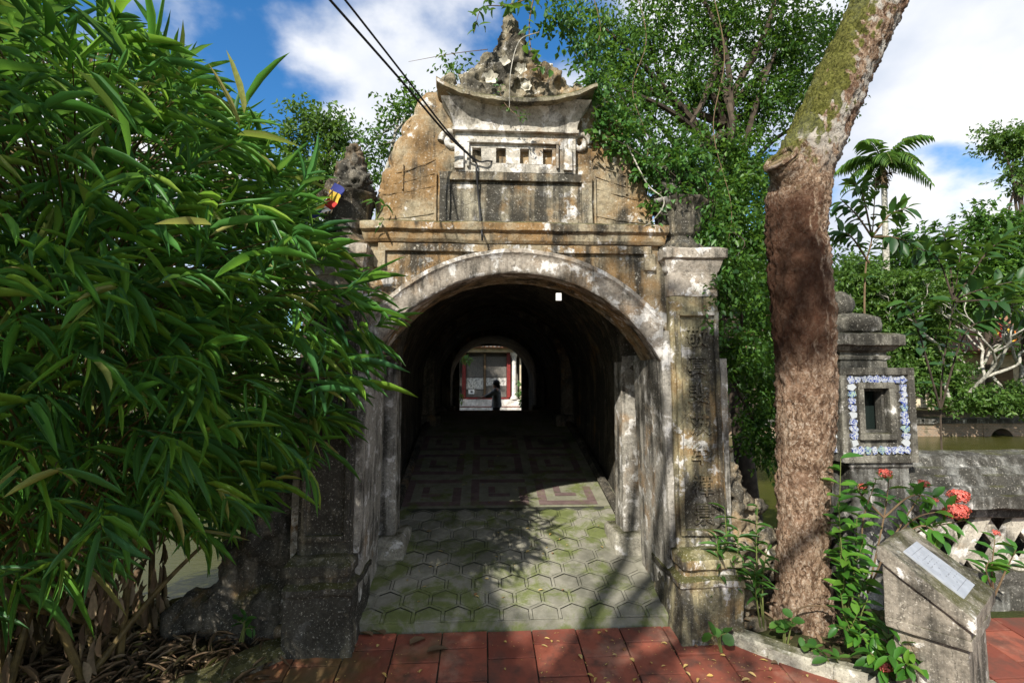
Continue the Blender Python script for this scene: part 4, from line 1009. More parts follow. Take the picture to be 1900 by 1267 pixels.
big_leaf_plant('pond_shrub', 'dark broad-leaved shrub leaning over the pond behind the balustrade', (b0.x, 1.9, -.6),
    [[(b0.x, 1.9, -.9), b0, b1, at(1785, 450, y=1.7)], [b1, at(1830, 470, y=1.6), at(1870, 440, y=1.6)], [b1, at(1740, 480, y=1.7), at(1700, 460, y=1.7)], [b1, at(1810, 540, y=1.6), at(1890, 520, y=1.5)], [b0, at(1700, 600, y=1.7), at(1680, 560, y=1.7)], [b0, at(1790, 620, y=1.6), at(1850, 590, y=1.5)], [b1, at(1760, 470, y=1.9), at(1750, 430, y=1.9)], [b1, at(1850, 560, y=1.4), at(1930, 600, y=1.4)]], .20, .42, M['darkleaf'], ('oval', .25, .2), 'shrub', per=30, bark='darkbark')
# frangipani trees with pale forking branches on the far bank
def frangipani(label, base, scale, seed, lean=(0, 0)):
    r_ = random.Random(seed); t = thing('frangipani', base, label, 'tree', None); ends = []
    def grow(p, d, ln, rad_, lvl, nm):
        q = p+d*ln*.5+Vector((r_.uniform(-.25, .25), r_.uniform(-.25, .25), .05))*ln; e = p+d*ln+Vector((0, 0, .10*ln))
        MB().tube(spline([p, q, e], 4), interp([rad_, rad_*.80, rad_*.74], 9), 7).build(nm, M['greybark'], t, rough=rad_*.35, rs=3, smooth=70)
        if lvl == 0: ends.append((e, (e-q).normalized())); return
        for k in range(2 if r_.random() < .6 else 3):
            a = r_.random()*6.28; nd = (d*.75+Vector((math.cos(a)*.75, math.sin(a)*.75, .28))).normalized(); grow(e, nd, ln*r_.uniform(.68, .85), rad_*.70, lvl-1, 'branch')
    for k in range(3):
        a = k*2.1+seed; grow(Vector(base)-Vector((0, 0, .1)), Vector((math.cos(a)*.45+lean[0], math.sin(a)*.4+lean[1], .75)).normalized(), 1.1*scale, .062*scale, 5, 'limb')
    recs = []
    for e, d in ends:
        for k in range(r_.randint(3, 8)):
            a = k*.9+r_.random(); recs.append((tuple(e), (math.cos(a)*.8+d.x*.4, math.sin(a)*.8+d.y*.4, .25+r_.uniform(-.4, .4)), (0, 0, 1), r_.uniform(.22, .36)*scale, .085*scale, r_.random()))
    leaf_mesh('crown', tuple(np.array(x, float) for x in zip(*recs)), template('oval', .3, .2), M['paleleaf'], t)
p = at(1770, 745, y=14.8); frangipani('pale frangipani with forking bare branches on far bank above the brick culvert', (p.x, 14.8, .5), 1.35, 5, (.2, -.1))
p = at(1885, 745, y=15.5); frangipani('pale frangipani spreading over pond at end of balustrade view', (p.x, 15.5, .4), 1.5, 9, (-.15, -.2))
# backdrop trees
simple_tree('far_tree', 'feathery light tree top standing above frangipani by blue sky gap', foot(1890, 20.0, .1), at(1890, 330, y=20), .2,
    clumps_px([(1880, 265, 45, 35), (1850, 255, 30, 25), (1895, 330, 40, 30), (1930, 280, 60, 60), (1870, 430, 40, 40)], 20), 620, 10, .22, .5, 'paleleaf', twig=.7, shell=.2)
simple_tree('bank_bush', 'bright bushy greenery on the far bank right behind lantern pillar', foot(1690, 15.2, .0), at(1690, 690, y=15.2), .1,
    clumps_px([(1600, 610, 60, 60), (1690, 620, 70, 60), (1730, 690, 70, 40), (1640, 700, 70, 60), (1580, 720, 50, 60), (1660, 540, 80, 50), (1750, 560, 70, 50), (1600, 520, 50, 50), (1790, 735, 50, 22, -.5), (1850, 745, 50, 18, -.5), (1900, 735, 50, 25, -.5)], 15.2), 4000, 10, .18, .5, 'paleleaf', twig=.5, shell=.2, cat_='bush')
simple_tree('bank_bush', 'mid-green hedge mass filling the far bank behind frangipani branches', foot(1830, 19.0, .0), at(1830, 600, y=19), .2,
    clumps_px([(1700, 480, 70, 60), (1790, 520, 90, 70), (1880, 500, 90, 80), (1960, 560, 120, 130), (1830, 420, 60, 40), (1640, 560, 70, 80), (1540, 560, 80, 110), (1460, 600, 70, 120)], 19), 3400, 10, .26, .5, 'treeleaf', twig=.6, shell=.2, cat_='bush')
simple_tree('bank_bush', 'dark leafy thicket on far bank between climber curtain and trunk', foot(1400, 16.0, .0), at(1400, 680, y=16), .15,
    clumps_px([(1340, 640, 90, 90), (1430, 700, 90, 80), (1390, 520, 90, 90), (1300, 540, 60, 90), (1450, 420, 80, 60), (1560, 660, 60, 100)], 16.5), 2400, 10, .22, .5, 'treeleaf', twig=.6, shell=.2, cat_='bush')
simple_tree('bank_bush', 'shaded thicket across the pond seen under bamboo leaves', foot(250, 16.0, .0), at(250, 760, y=16), .15,
    clumps_px([(60, 800, 130, 70), (230, 810, 120, 60), (390, 820, 110, 50), (520, 810, 90, 60), (-150, 750, 160, 120), (600, 740, 60, 90)], 16.2), 2200, 10, .22, .5, 'treeleaf', twig=.6, shell=.2, cat_='bush')

# ------------------------------------------------------------------ lantern pillar with porcelain mosaic
lp = thing('lantern_pillar', (2.72, .42, -.1), 'dark concrete lantern pillar framed with blue and white porcelain shards', 'pillar')
x0, x1, yf, yk = 2.42, 2.985, .15, .70
MB().stack([(-.35, x0+.02, x1-.0, yf+.0, yk), (.0, x0+.02, x1-.0, yf+.0, yk), (.03, x0+.07, x1-.04, yf+.03, yk-.03), (.93, x0+.07, x1-.04, yf+.03, yk-.03), (.95, x0+.05, x1-.02, yf+.01, yk-.01), (.985, x0+.05, x1-.02, yf+.01, yk-.01)]).build('pedestal', M['rail'], lp, bevel=.006, res=.07, rough=.005, smooth=35)
zb0, zb1 = .985, 1.675
ox0, ox1, oz0, oz1 = 2.585, 2.78, 1.195, 1.525          # window opening
bxm = MB(); bxm.box(x0, ox0, yf, yk, zb0, zb1); bxm.box(ox1, x1, yf, yk, zb0, zb1); bxm.box(ox0, ox1, yf+.002, yk, zb0, oz0); bxm.box(ox0, ox1, yf+.002, yk, oz1, zb1)
box = bxm.build('lantern_box', M['lantern'], lp, res=.06, rough=.004, smooth=35)
wf = MB(); m2 = .045
wf.box(ox0-m2, ox1+m2, yf-.03, yf+.05, oz1, oz1+m2); wf.box(ox0-m2, ox1+m2, yf-.03, yf+.05, oz0-m2, oz0); wf.box(ox0-m2, ox0, yf-.028, yf+.05, oz0, oz1); wf.box(ox1, ox1+m2, yf-.028, yf+.05, oz0, oz1)
wf.build('window_frame', M['lantern'], box, bevel=.005, rough=.003, smooth=35)
wi = MB(); wi.box(ox0-.0, ox0+.02, yf+.03, yf+.10, oz0, oz1); wi.box(ox1-.02, ox1, yf+.03, yf+.10, oz0, oz1); wi.box(ox0, ox1, yf+.032, yf+.10, oz0, oz0+.02); wi.box(ox0, ox1, yf+.032, yf+.10, oz1-.02, oz1); wi.build('window_reveal', M['rail'], box, bevel=.003)
MB().box(ox0, ox1, yf+.13, yf+.14, oz0, oz1).build('window_pane', M['glass'], box)
# raised outer border so that the shard band lies in a shallow channel
ob = MB(); e_ = .05
ob.box(x0-.004, x1+.004, yf-.018, yf+.03, zb1-e_, zb1+.004); ob.box(x0-.004, x1+.004, yf-.018, yf+.03, zb0-.004, zb0+e_); ob.box(x0-.004, x0+e_-.005, yf-.016, yf+.03, zb0+e_, zb1-e_); ob.box(x1-e_+.005, x1+.004, yf-.016, yf+.03, zb0+e_, zb1-e_)
ob.build('outer_border', M['lantern'], box, bevel=.005, rough=.004, smooth=35)
def shard(cx, cz, w, h, face='front'):
    n = random.randint(4, 6); a0 = random.random()*6.28; pts = []
    for k in range(n):
        a = a0+2*math.pi*k/n+random.uniform(-.25, .25); pts.append((cx+w*.66*math.cos(a)*random.uniform(.85, 1.1), cz+h*.66*math.sin(a)*random.uniform(.85, 1.1)))
    if face == 'front': MB().prism(pts, yf-.014-random.uniform(0, .005), yf+.01).build('shard', M['shard'], box, bevel=.001)
    else: MB().prism(pts, x0-.012, x0+.01, 'x').build('shard', M['shard'], box, bevel=.002)
bw = .052
def shard_row(a, b2, fn):
    n = int((b2-a)/.047); 
    for k in range(n): fn(a+(k+.5)*(b2-a)/n)
shard_row(x0+.055, x1-.055, lambda u: shard(u, zb1-.085, .047, bw)); shard_row(x0+.055, x1-.055, lambda u: shard(u, zb0+.085, .047, bw))
shard_row(zb0+.115, zb1-.115, lambda u: shard(x0+.082, u, bw, .047)); shard_row(zb0+.115, zb1-.115, lambda u: shard(x1-.082, u, bw, .047))
shard_row(zb0+.06, zb1-.06, lambda u: shard(yf+.09, u, bw, .047, 'left')); shard_row(zb0+.06, zb1-.06, lambda u: shard(yk-.09, u, bw, .047, 'left'))
cx_, cy_ = (x0+x1)/2-.02, (yf+yk)/2
def sq(z, h): return (z, cx_-h, cx_+h, cy_-h, cy_+h)
MB().stack([sq(1.675, .19), sq(1.74, .185), sq(1.745, .20), sq(1.77, .205), sq(1.775, .185), sq(1.80, .185), sq(1.81, .22), sq(1.84, .245), sq(1.85, .275), sq(1.93, .275), sq(1.945, .24)]).build('cap', M['lantern'], lp, bevel=.006, res=.06, rough=.006, smooth=35)
lot = MB(); lot.lathe([(.19, 1.94), (.235, 1.97), (.25, 2.02), (.235, 2.07), (.15, 2.10), (.08, 2.12)], (cx_, cy_, 0), 24); lot.build('lotus_seat', M['lantern'], lp, res=.05, rough=.012, rs=13, smooth=45)
bud = MB().lathe([(.07, 2.10), (.11, 2.13), (.125, 2.18), (.11, 2.24), (.07, 2.285), (.015, 2.305)], (cx_-.06, cy_, 0), 20).build('bud', M['lantern'], lp, res=.05, rough=.01, rs=13, smooth=60)
for k in range(6):
    a = k*math.pi/3+.3; leaf_objs((np.array([[cx_-.06+.09*math.cos(a), cy_+.09*math.sin(a), 2.10]]), np.array([[.35*math.cos(a), .35*math.sin(a), 1]]), np.array([[math.cos(a), math.sin(a), .2]]), np.array([.17]), np.array([.13]), np.array([.5])), ('oval', .3, -.3), M['lantern'], bud, 'petal')

# balustrade along the pond
bal = thing('balustrade', (4.5, .42, -.1), 'stained grey concrete balustrade with diamond lattice along the pond', 'balustrade')
bx0, bx1 = 2.97, 7.4
prof = [(.17, .62), (.10, .645), (.10, .735), (.135, .74), (.145, .79), (.18, .80), (.20, .865), (.235, .875), (.245, .915), (.285, .93), (.30, .975), (.33, 1.00), (.40, 1.012), (.50, 1.02), (.56, .94), (.62, .86), (.70, .74), (.70, .64), (.62, .62)]
MB().prism(prof, bx0, bx1, 'x').build('coping', M['rail'], bal, bevel=.004, res=.09, rough=.008, rs=8, smooth=35)
MB().prism([(.22, .55), (.205, .56), (.205, .625), (.58, .625), (.58, .55)], bx0, bx1, 'x').build('upper_rail', M['rail'], bal, bevel=.004, res=.12, rough=.004, smooth=35)
MB().prism([(.16, -.4), (.16, .03), (.19, .06), (.19, .12), (.215, .15), (.58, .15), (.60, .03), (.60, -.4)], bx0, bx1, 'x').build('plinth', M['rail'], bal, bevel=.005, res=.1, rough=.008, smooth=35)
k = 0; step = .30
lat_m = plaster('lattice_plaster', (.42, .39, .33), .25, .40, .38, .25, 0, 33)
x = bx0+.02
while x < bx1-.3:
    for d in (-1, 1):
        t_ = .066; xa, xb = (x, x+.30) if d == 1 else (x+.30, x); y0_, y1_ = (.25, .30) if d == 1 else (.303, .353)
        MB().prism([(xa-t_, .145), (xa+t_, .145), (xb+t_, .56), (xb-t_, .56)], y0_, y1_).build('lattice_bar', lat_m, bal, bevel=.006, rough=.002)
    x += step
MB().box(bx0, bx1, .50, .54, .14, .56).build('back_panel', M['rail'], bal)

# slanted stone marker with an engraved plate
th = -.931; U = Vector((math.cos(th), math.sin(th), 0)); V = Vector((-math.sin(th), math.cos(th), 0)); O = Vector((1.91, -.798, 0)); LU, WV, ZB, HA, HD = .374, .556, .271, .418, .164
mk = thing('inscribed_marker', tuple(O+U*.2+V*.28+Vector((0, 0, -.2))), 'mossy concrete desk-shaped marker with slanted grey engraved plate', 'marker')
def loc(u, v, z): return O+U*u+V*v+Vector((0, 0, z))
def prism_uv(prof, v0, v1):
    n = len(prof); vs = [loc(u, v0, z) for u, z in prof]+[loc(u, v1, z) for u, z in prof]
    return MB().add(vs, [tuple(range(n)), tuple(range(2*n-1, n-1, -1))]+[(i, (i+1) % n, n+(i+1) % n, n+i) for i in range(n)])
prism_uv([(.012, ZB+.05), (LU-.012, ZB+.05), (LU-.012, ZB+HD-.03), (.012, ZB+HA-.045)], .014, WV-.014).build('body', M['marker'], mk, bevel=.005, res=.05, rough=.004, smooth=35)
ap_ = [(0, ZB), (LU, ZB), (LU, ZB+.06), (0, ZB+.06)]
prism_uv([(.010, ZB), (LU-.008, ZB), (LU-.008, ZB+.052), (.010, ZB+.052)], .011, WV-.011).build('foot_slab', M['marker'], mk, bevel=.008, res=.05, rough=.006, smooth=35)
prism_uv([(-.008, ZB+HA-.07), (-.008, ZB+HA), (.02, ZB+HA+.004), (LU+.012, ZB+HD), (LU+.012, ZB+HD-.07), (LU-.01, ZB+HD-.06)], -.008, WV+.008).build('top_slab', M['marker'], mk, bevel=.006, res=.045, rough=.006, smooth=35)
prism_uv([(.035, -.40), (LU-.03, -.40), (LU-.03, ZB), (.035, ZB)], .045, WV-.05).build('pedestal', M['marker'], mk, bevel=.006, res=.07, rough=.006, smooth=35)
prism_uv([(-.02, -.45), (LU+.08, -.45), (LU+.08, -.10), (-.02, -.10)], .02, WV-.0).build('base_step', M['kerb'], mk, bevel=.01, res=.07, rough=.008, smooth=35)
s0 = loc(.02, 0, ZB+HA+.004); s1 = loc(LU+.012, 0, ZB+HD); sv = (s1-s0); sl_ = sv.length; su = sv.normalized(); sn = su.cross(V).normalized()
if sn.z < 0: sn = -sn
def onslope(a, v, h): return s0+su*a+V*v+sn*h
def slab(a0, a1, v0, v1, h0, h1):
    vs = [onslope(a, v, h) for h in (h0, h1) for a, v in ((a0, v0), (a1, v0), (a1, v1), (a0, v1))]
    return MB().add(vs, [(0, 1, 2, 3), (4, 5, 6, 7)]+[(i, (i+1) % 4, 4+(i+1) % 4, 4+i) for i in range(4)])
plate = slab(sl_*.16, sl_*.83, .13, .40, -.004, .008).build('plate', M['plate'], mk, bevel=.002)
ins = MB(); r_ = random.Random(4)
for row in range(11):
    a = sl_*(.24+.05*row); v = .17+.02*r_.random(); end = .37-.05*r_.random()
    if row in (0, 10):
        q = slab(a, a+.0016, .15, .385, .0079, .0088); ins.add(q.v, q.f); continue
    while v < end:
        w_ = r_.uniform(.004, .013)
        if r_.random() < .45: q = slab(a, a+r_.uniform(.0015, .006), v, v+w_*.5, .0079, .0088); ins.add(q.v, q.f)
        v += w_+.004
ins.build('engraving', M['ink'], plate, kind='stuff')

# ------------------------------------------------------------------ flowering and weedy plants in the bed
def ixora(label, base, stems, heads, L=.10, per=9):
    t = big_leaf_plant('ixora_bush', label, base, stems, L, .42, M['ixleaf'], ('oval', .18, .25), 'bush', r=.007, per=per, bark='brownstem', spread=.95, droop=.1)
    for (p, r_, n) in heads:
        hd = MB().ball(tuple(p), r_*.55, 1).build('flower_head', M['petal'], t); d = unit(rng.normal(size=(n, 3))+np.array([0, -.35, .35])); P = np.array(p)+d*r_*np.array([1, 1, .6])*rng.uniform(.75, 1.0, (n, 1))
        side = unit(np.cross(d, rng.normal(size=(n, 3)))); LL = np.full(n, r_*.50)*rng.uniform(.7, 1.2, n)
        leaf_mesh('floret', (P, side, d, LL, LL*.55, rng.random(n)), template('rhomb', .2, .4), M['petal'], hd)
yI = -.12
ix_s = lambda *q: [at(a, b, y=yy) for a, b, yy in q]
ixora('ixora bush with coral flower heads leaning over the marker and balustrade', tuple(at(1600, 1120, y=-.15)),
    [ix_s((1610, 1100, -.15), (1650, 1010, -.2), (1700, 930, -.25), (1715, 905, -.25)), ix_s((1610, 1100, -.15), (1600, 980, -.2), (1625, 890, -.25)), ix_s((1650, 1010, -.2), (1700, 960, -.3), (1770, 945, -.35)), ix_s((1610, 1100, -.15), (1640, 960, -.2), (1650, 885, -.25)), ix_s((1650, 1010, -.2), (1720, 980, -.3), (1790, 965, -.35)), ix_s((1640, 960, -.2), (1690, 920, -.25), (1740, 925, -.3)), ix_s((1650, 1010, -.25), (1710, 975, -.35), (1750, 1000, -.4)), ix_s((1640, 960, -.2), (1600, 920, -.2), (1590, 900, -.2))],
    [(at(1643, 878, y=-.25), .042, 90), (at(1714, 897, y=-.25), .036, 80), (at(1778, 920, y=-.34), .060, 150), (at(1774, 948, y=-.36), .070, 190), (at(1600, 902, y=-.2), .028, 50), (at(1735, 928, y=-.3), .024, 40)], .115, 10)
ixora('ixora sprig with tiny coral bud in front of balustrade lattice', tuple(at(1850, 1100, y=-.2)),
    [ix_s((1845, 1105, -.2), (1840, 1060, -.25), (1846, 1000, -.25)), ix_s((1845, 1105, -.2), (1870, 1050, -.25), (1885, 1020, -.3)), ix_s((1845, 1105, -.2), (1830, 1060, -.3), (1835, 1040, -.3))], [(at(1847, 988, y=-.25), .028, 40)], .12, 9)
ixora('low ixora shoot with coral flower at the kerb below the marker', tuple(at(1660, 1240, y=-.62)),
    [ix_s((1655, 1250, -.62), (1650, 1200, -.62), (1648, 1165, -.62)), ix_s((1655, 1250, -.62), (1630, 1225, -.66), (1615, 1210, -.66)), ix_s((1655, 1250, -.62), (1675, 1215, -.64), (1690, 1200, -.64)), ix_s((1655, 1250, -.62), (1640, 1240, -.7), (1640, 1232, -.7))], [(at(1641, 1236, y=-.72), .035, 80)], .115, 12)
def weed(label, base_px, yb_, tops, L, asp, mat, tk, per, cat_='plant', name='leafy_weed', r=.006, droop=.15, spread=.8, grp=None):
    b_p = at(*base_px, y=yb_); stems = []
    for (a, b2_, dy) in tops:
        e = at(a, b2_, y=yb_+dy); stems.append([b_p+Vector((random.uniform(-.02, .02), 0, -.03)), b_p.lerp(e, .5)+Vector((random.uniform(-.03, .03), 0, .02)), e])
    return big_leaf_plant(name, label, tuple(b_p), stems, L, asp, M[mat], tk, cat_, grp, 'stem', r, per, spread, droop)
weed('tall willow-leaved weed growing against the inscribed pilaster base', (1350, 1150), -.12, [(1345, 945, -.05), (1370, 985, -.08), (1330, 1000, -.1), (1380, 1040, -.05)], .125, .20, 'weedleaf', ('blade', .2, .25), 17)
weed('willow-leaved weed between rockery and leaning trunk', (1412, 1160), -.10, [(1405, 940, -.05), (1425, 1010, -.08), (1400, 1050, -.1)], .12, .20, 'weedleaf', ('blade', .2, .25), 15)
weed('leafy glossy shrub climbing the right side of leaning trunk', (1570, 1165), -.22, [(1560, 850, -.02), (1590, 960, -.05), (1600, 1010, -.08), (1570, 1030, -.1), (1610, 1060, -.1), (1555, 930, -.05)], .125, .42, 'ixleaf', ('oval', .2, .22), 16)
weed('low mat of broad weeds at the foot of trunk beside the marker', (1590, 1200), -.40, [(1560, 1100, -.05), (1610, 1110, -.05), (1590, 1140, -.08), (1625, 1160, -.08), (1550, 1160, -.1), (1600, 1180, -.12)], .09, .42, 'ixleaf', ('oval', .2, .22), 9)
weed('small round-leaved seedling on the red tile edge by pilaster base', (1338, 1200), -.30, [(1322, 1178, -.03), (1348, 1174, -.02)], .075, .85, 'weedleaf', ('round', .1, .2), 3, name='seedling')
weed('round-leaved seedlings in front of leaning trunk root', (1455, 1195), -.26, [(1440, 1150, -.03), (1470, 1145, -.03), (1455, 1165, -.05)], .065, .75, 'weedleaf', ('round', .1, .2), 4, name='seedling')
weed('round-leaved seedling hanging over middle of curved kerb', (1500, 1215), -.38, [(1495, 1200, -.04), (1515, 1205, -.04)], .07, .65, 'weedleaf', ('round', .1, .2), 3, name='seedling')
weed('two-leaved seedling at kerb near low ixora shoot', (1545, 1235), -.50, [(1535, 1222, -.04), (1555, 1220, -.04)], .085, .55, 'weedleaf', ('round', .1, .2), 3, name='seedling')
weed('green shoots in bamboo litter by the dark rockery', (450, 1180), -.12, [(440, 1150, -.03), (455, 1140, -.03), (470, 1165, -.03)], .07, .4, 'weedleaf', ('oval', .1, .2), 5, name='seedling')
weed('small fern-like tuft on ledge beside flag urn', (700, 400), -.05, [(690, 370, -.05), (715, 380, -.05), (705, 420, -.05)], .09, .25, 'weedleaf', ('blade', .2, .2), 4, name='ledge_tuft')
weed('leafy shoots crowding the foot of the marker pedestal', (1690, 1262), -.80, [(1670, 1190, -.05), (1700, 1200, -.06), (1650, 1215, -.05), (1715, 1225, -.08), (1680, 1230, -.1)], .10, .42, 'ixleaf', ('oval', .2, .22), 9)
# creeping stems at the trunk foot
vine('dry woody stem looping around foot of leaning trunk', [at(1445, 1175, y=-.2), at(1480, 1130, y=-.25), at(1530, 1125, y=-.25), at(1570, 1150, y=-.22)], .006, 0, .05)
# creepers on the crest
vine('leafy creeper with large leaves drooping over the crest spire', [at(1010, -60, y=.0), at(985, 20, y=-.05), at(985, 90, y=-.08), at(1010, 130, y=-.1)], .006, 46, .075, 'treeleaf')
vine('leafy creeper branch crossing above the crest spire', [at(1060, -80, y=.1), at(990, -10, y=.0), at(940, 10, y=-.05), at(895, 15, y=-.1), at(880, 60, y=-.1)], .005, 60, .085, 'treeleaf')
vine('pale bare creeper stem hanging down across crest flower', [at(1000, 60, y=-.1), at(965, 75, y=-.15), at(948, 130, y=-.17), at(945, 200, y=-.2)], .004, 0, .05, bark='greybark')
vine('slender dry twig arching left from the crest', [at(905, 92, y=.0), at(840, 100, y=-.05), at(758, 115, y=-.1)], .003, 0, .04)
vine('pale looped creeper stem beside urn of inscribed pilaster', [at(1160, 260, y=-.05), at(1200, 340, y=-.12), at(1232, 372, y=-.15), at(1215, 405, y=-.12), at(1185, 427, y=-.08)], .006, 14, .05, 'weedleaf', bark='greybark')
vine('tuft of small green creeper on mossy roof slab', [at(925, 160, y=-.1), at(935, 190, y=-.14), at(960, 215, y=-.17), at(975, 218, y=-.17)], .003, 34, .035, 'weedleaf')
for k, (a, b2_, c_, lab) in enumerate(((1060, 1075, 120, 'thin dark liana hanging nearest the crest'), (1100, 1110, 250, 'thin dark liana hanging beside the gate shoulder'), (1185, 1190, 330, 'thin dark liana hanging into climber over urn'), (1330, 1345, 480, 'long pale liana hanging past pilaster capital'))):
    vine(lab, [at(a-25, -80, y=.4), at(a+14, c_*.2, y=.4), at((a+b2_)/2-14, c_*.5, y=.4), at(b2_+12, c_*.8, y=.38), at(b2_, c_, y=.35)], .004, 34, .05, 'treeleaf')
# litter
def litter(name, n, area, L, asp, mat, lab=None):
    P = []; 
    while len(P) < n:
        x, y = rng.uniform(area[0], area[1]), rng.uniform(area[2], area[3]); P.append((x, y, ground_z(x, y)+.01+abs(rng.normal())*.03))
    P = np.array(P); a = rng.uniform(0, 6.28, n); D = np.stack([np.cos(a), np.sin(a), rng.normal(size=n)*.22], 1); LL = L*rng.uniform(.5, 1.3, n)
    o = leaf_mesh(name, (P, D, np.array([0, 0, 1.0])+rng.normal(size=(n, 3))*.35, LL, LL*asp, rng.random(n)), template('blade', .15, .3), M[mat], None); tag(o, lab, 'litter'); return o
litter('leaf_litter', 2200, (-3.6, -1.45, -.9, .5), .13, .085, 'litter', 'dry bamboo leaf litter covering the bank')
litter('bed_litter', 420, (1.42, 2.5, -.42, .25), .055, .45, 'litter', 'brown leaf litter covering the planting bed')

# fallen leaves, each its own thing
def fallen(n, area, zf, L, lab, grp, mat='dryleaf', tk=('oval', .12, .25), ok=None):
    k = 0
    while k < n:
        x, y = random.uniform(area[0], area[1]), random.uniform(area[2], area[3])
        if ok and not ok(x, y): continue
        a = random.random()*6.28; ll = L*random.uniform(.45, 1.25)
        o = leaf_objs((np.array([[x, y, zf(y)+.008]]), np.array([[math.cos(a), math.sin(a), .05]]), np.array([[random.gauss(0, .2), random.gauss(0, .2), 1]]), np.array([ll]), np.array([ll*random.uniform(.35, .6)]), np.array([.5])), tk, M[mat], None, 'fallen_leaf')[0]
        tag(o, lab, 'leaf', grp); k += 1
fallen(130, (.1, 2.0, -1.15, -.05), lambda y: pave_z(y)+.002, .045, 'small dry yellow leaf fallen on the red tiles', 'fallen leaves on the red tiles', ok=lambda x, y: in_pave(x, y) and random.random() < .35+.4*x)
fallen(22, (-1.2, .2, -1.1, -.05), lambda y: pave_z(y)+.002, .045, 'small dry yellow leaf fallen on the red tiles', 'fallen leaves on the red tiles', ok=in_pave)
fallen(34, (-.9, .95, .03, 1.2), lambda y: floor_z(y)+.002, .038, 'small dry leaf fallen on the hexagon paving', 'fallen leaves on the hexagon paving')
fallen(12, (-.7, .95, 1.3, 2.9), lambda y: floor_z(y)+.003, .05, 'pale dry leaf fallen on the purple fret floor', 'fallen leaves on the fret floor')
fallen(6, (-1.2, -.2, -.25, .02), lambda y: pave_z(y)+.006, .16, 'long grey bamboo leaf dropped at the gate threshold', 'dropped bamboo leaves', 'litter', ('blade', .1, .25))
def debris():
    n = 1800; x = rng.uniform(-1.2, 2.3, n); y = rng.uniform(-1.2, -.03, n); keep = np.array([in_pave(a, b2_) for a, b2_ in zip(x, y)]) & (rng.random(n) < .3+.35*np.clip(x, 0, 2)); x, y = x[keep], y[keep]; n = len(x); a = rng.uniform(0, 6.28, n); LL = rng.uniform(.006, .016, n)
    o = leaf_mesh('crumbs', (np.stack([x, y, pave_z(y)+.006], 1), np.stack([np.cos(a), np.sin(a), np.zeros(n)], 1), np.tile([0, 0, 1.0], (n, 1)), LL, LL*.4, rng.random(n)), template('rhomb', 0, .2), M['dryleaf'], None); tag(o, 'tiny leaf crumbs strewn over the red tiles', 'debris')
debris()

# ------------------------------------------------------------------ overhead cables
def cable(lab, pts, r):
    o = MB().tube(spline(pts, 10), r, 6).build('cable', M['iron']); tag(o, lab, 'cable')
e0 = at(880, 298, y=-.03); c1 = [at(560, -60, y=-1.2), at(612, 0, y=-1.0), at(740, 145, y=-.5), at(830, 250, y=-.15), e0]
cable('black cable from overhead running down plaque to arch', c1+[at(884, 318, y=-.02), at(888, 370, y=.02), at(892, 415, y=-.01), at(894, 432, y=-.11), at(895, 447, y=-.10)], .007)
cable('black cable from overhead ending at second gable opening', [at(590, -60, y=-1.2), at(640, 0, y=-1.0), at(742, 130, y=-.5), at(832, 246, y=-.15), at(882, 296, y=-.035), at(905, 299, y=-.03), at(922, 300, y=.06)], .006)

# ------------------------------------------------------------------ five-colour flags
def flag(lab, a, d, drop, cols, w=.05):
    t = thing('flag', tuple(a), lab, 'flag', None)
    MB().tube([Vector(a)-Vector(d)*.15, Vector(a)+Vector(d)*1.05], .006, 6).build('pole', M['brownstem'], t)
    n = len(cols)
    for k, c in enumerate(cols):
        vs = []; fs = []
        for i in range(9):
            u = i/8
            for v in (k/n, (k+1)/n):
                p = Vector(a)+Vector(d)*(.1+.85*v)+Vector((0, 0, -drop*u))+Vector((.03*math.sin(6*v+4*u), .035*math.cos(9*v+2*u), 0)); p += Vector((.10*u*(v-.5), 0, 0)); vs.append(p)
        fs = [(2*i, 2*i+1, 2*i+3, 2*i+2) for i in range(8)]
        MB().add(vs, fs).build('stripe', M['f_'+c], t, smooth=80)
flag('drooping five-colour flag beside shaded urn finial', at(584, 396, y=-.16), at(628, 340, y=-.16)-at(584, 396, y=-.16), .075, ['blue', 'yellow', 'white', 'red', 'yellow', 'blue'])
p_ = at(1842, 595, y=17.0); flag('faded five-colour flag hanging among frangipani across the pond', p_, Vector((1.0, 0, -.45)), .55, ['yellow', 'red', 'white', 'white', 'yellow', 'orange'])

# ------------------------------------------------------------------ far bank wall and buildings
fb = thing('bank_wall', (20, 15.6, -.9), 'low old brick retaining wall with small arched culvert on far bank', 'wall')
arc_c = at(1858, 800, y=15.6)
def bank_strip(xa, xb, nm='wall_face'): MB().box(xa, xb, 15.6, 16.2, -1.7, -.05).build(nm, M['brick'], fb, res=.4, rough=.03)
bank_strip(9.0, arc_c.x-.75); bank_strip(arc_c.x+.75, 40)
oa = [(arc_c.x-.75, -1.7), (arc_c.x-.75, -.05), (arc_c.x+.75, -.05), (arc_c.x+.75, -1.7), (arc_c.x+.5, -1.7)]+[(arc_c.x+.5*math.cos(a), -.75+.5*math.sin(a)) for a in np.linspace(0, math.pi, 14)]+[(arc_c.x-.5, -1.7)]
MB().prism(oa, 15.58, 16.2).build('culvert_arch', M['brick'], fb)
MB().box(9, 40, 15.5, 16.3, -.05, .12).build('wall_coping', M['rail'], fb, res=.5, rough=.02)
hall = thing('pond_hall', (24, 22, 0), 'low cream hall with tiled roof across pond behind frangipani', 'building')
MB().box(15, 42, 23, 27, -.3, 3.2).build('wall', M['cream'], hall)
MB().prism([(21.4, 3.0), (21.4, 3.15), (25, 5.6), (28.6, 3.15), (28.6, 3.0)], 14, 43, 'x').build('roof', M['rooftile'], hall, res=1.0, rough=.04)
for k in range(8): MB().lathe([(.14, 0), (.14, 3.0)], (16+k*3.4, 21.9, 0), 10).build('column', M['cream'], hall)
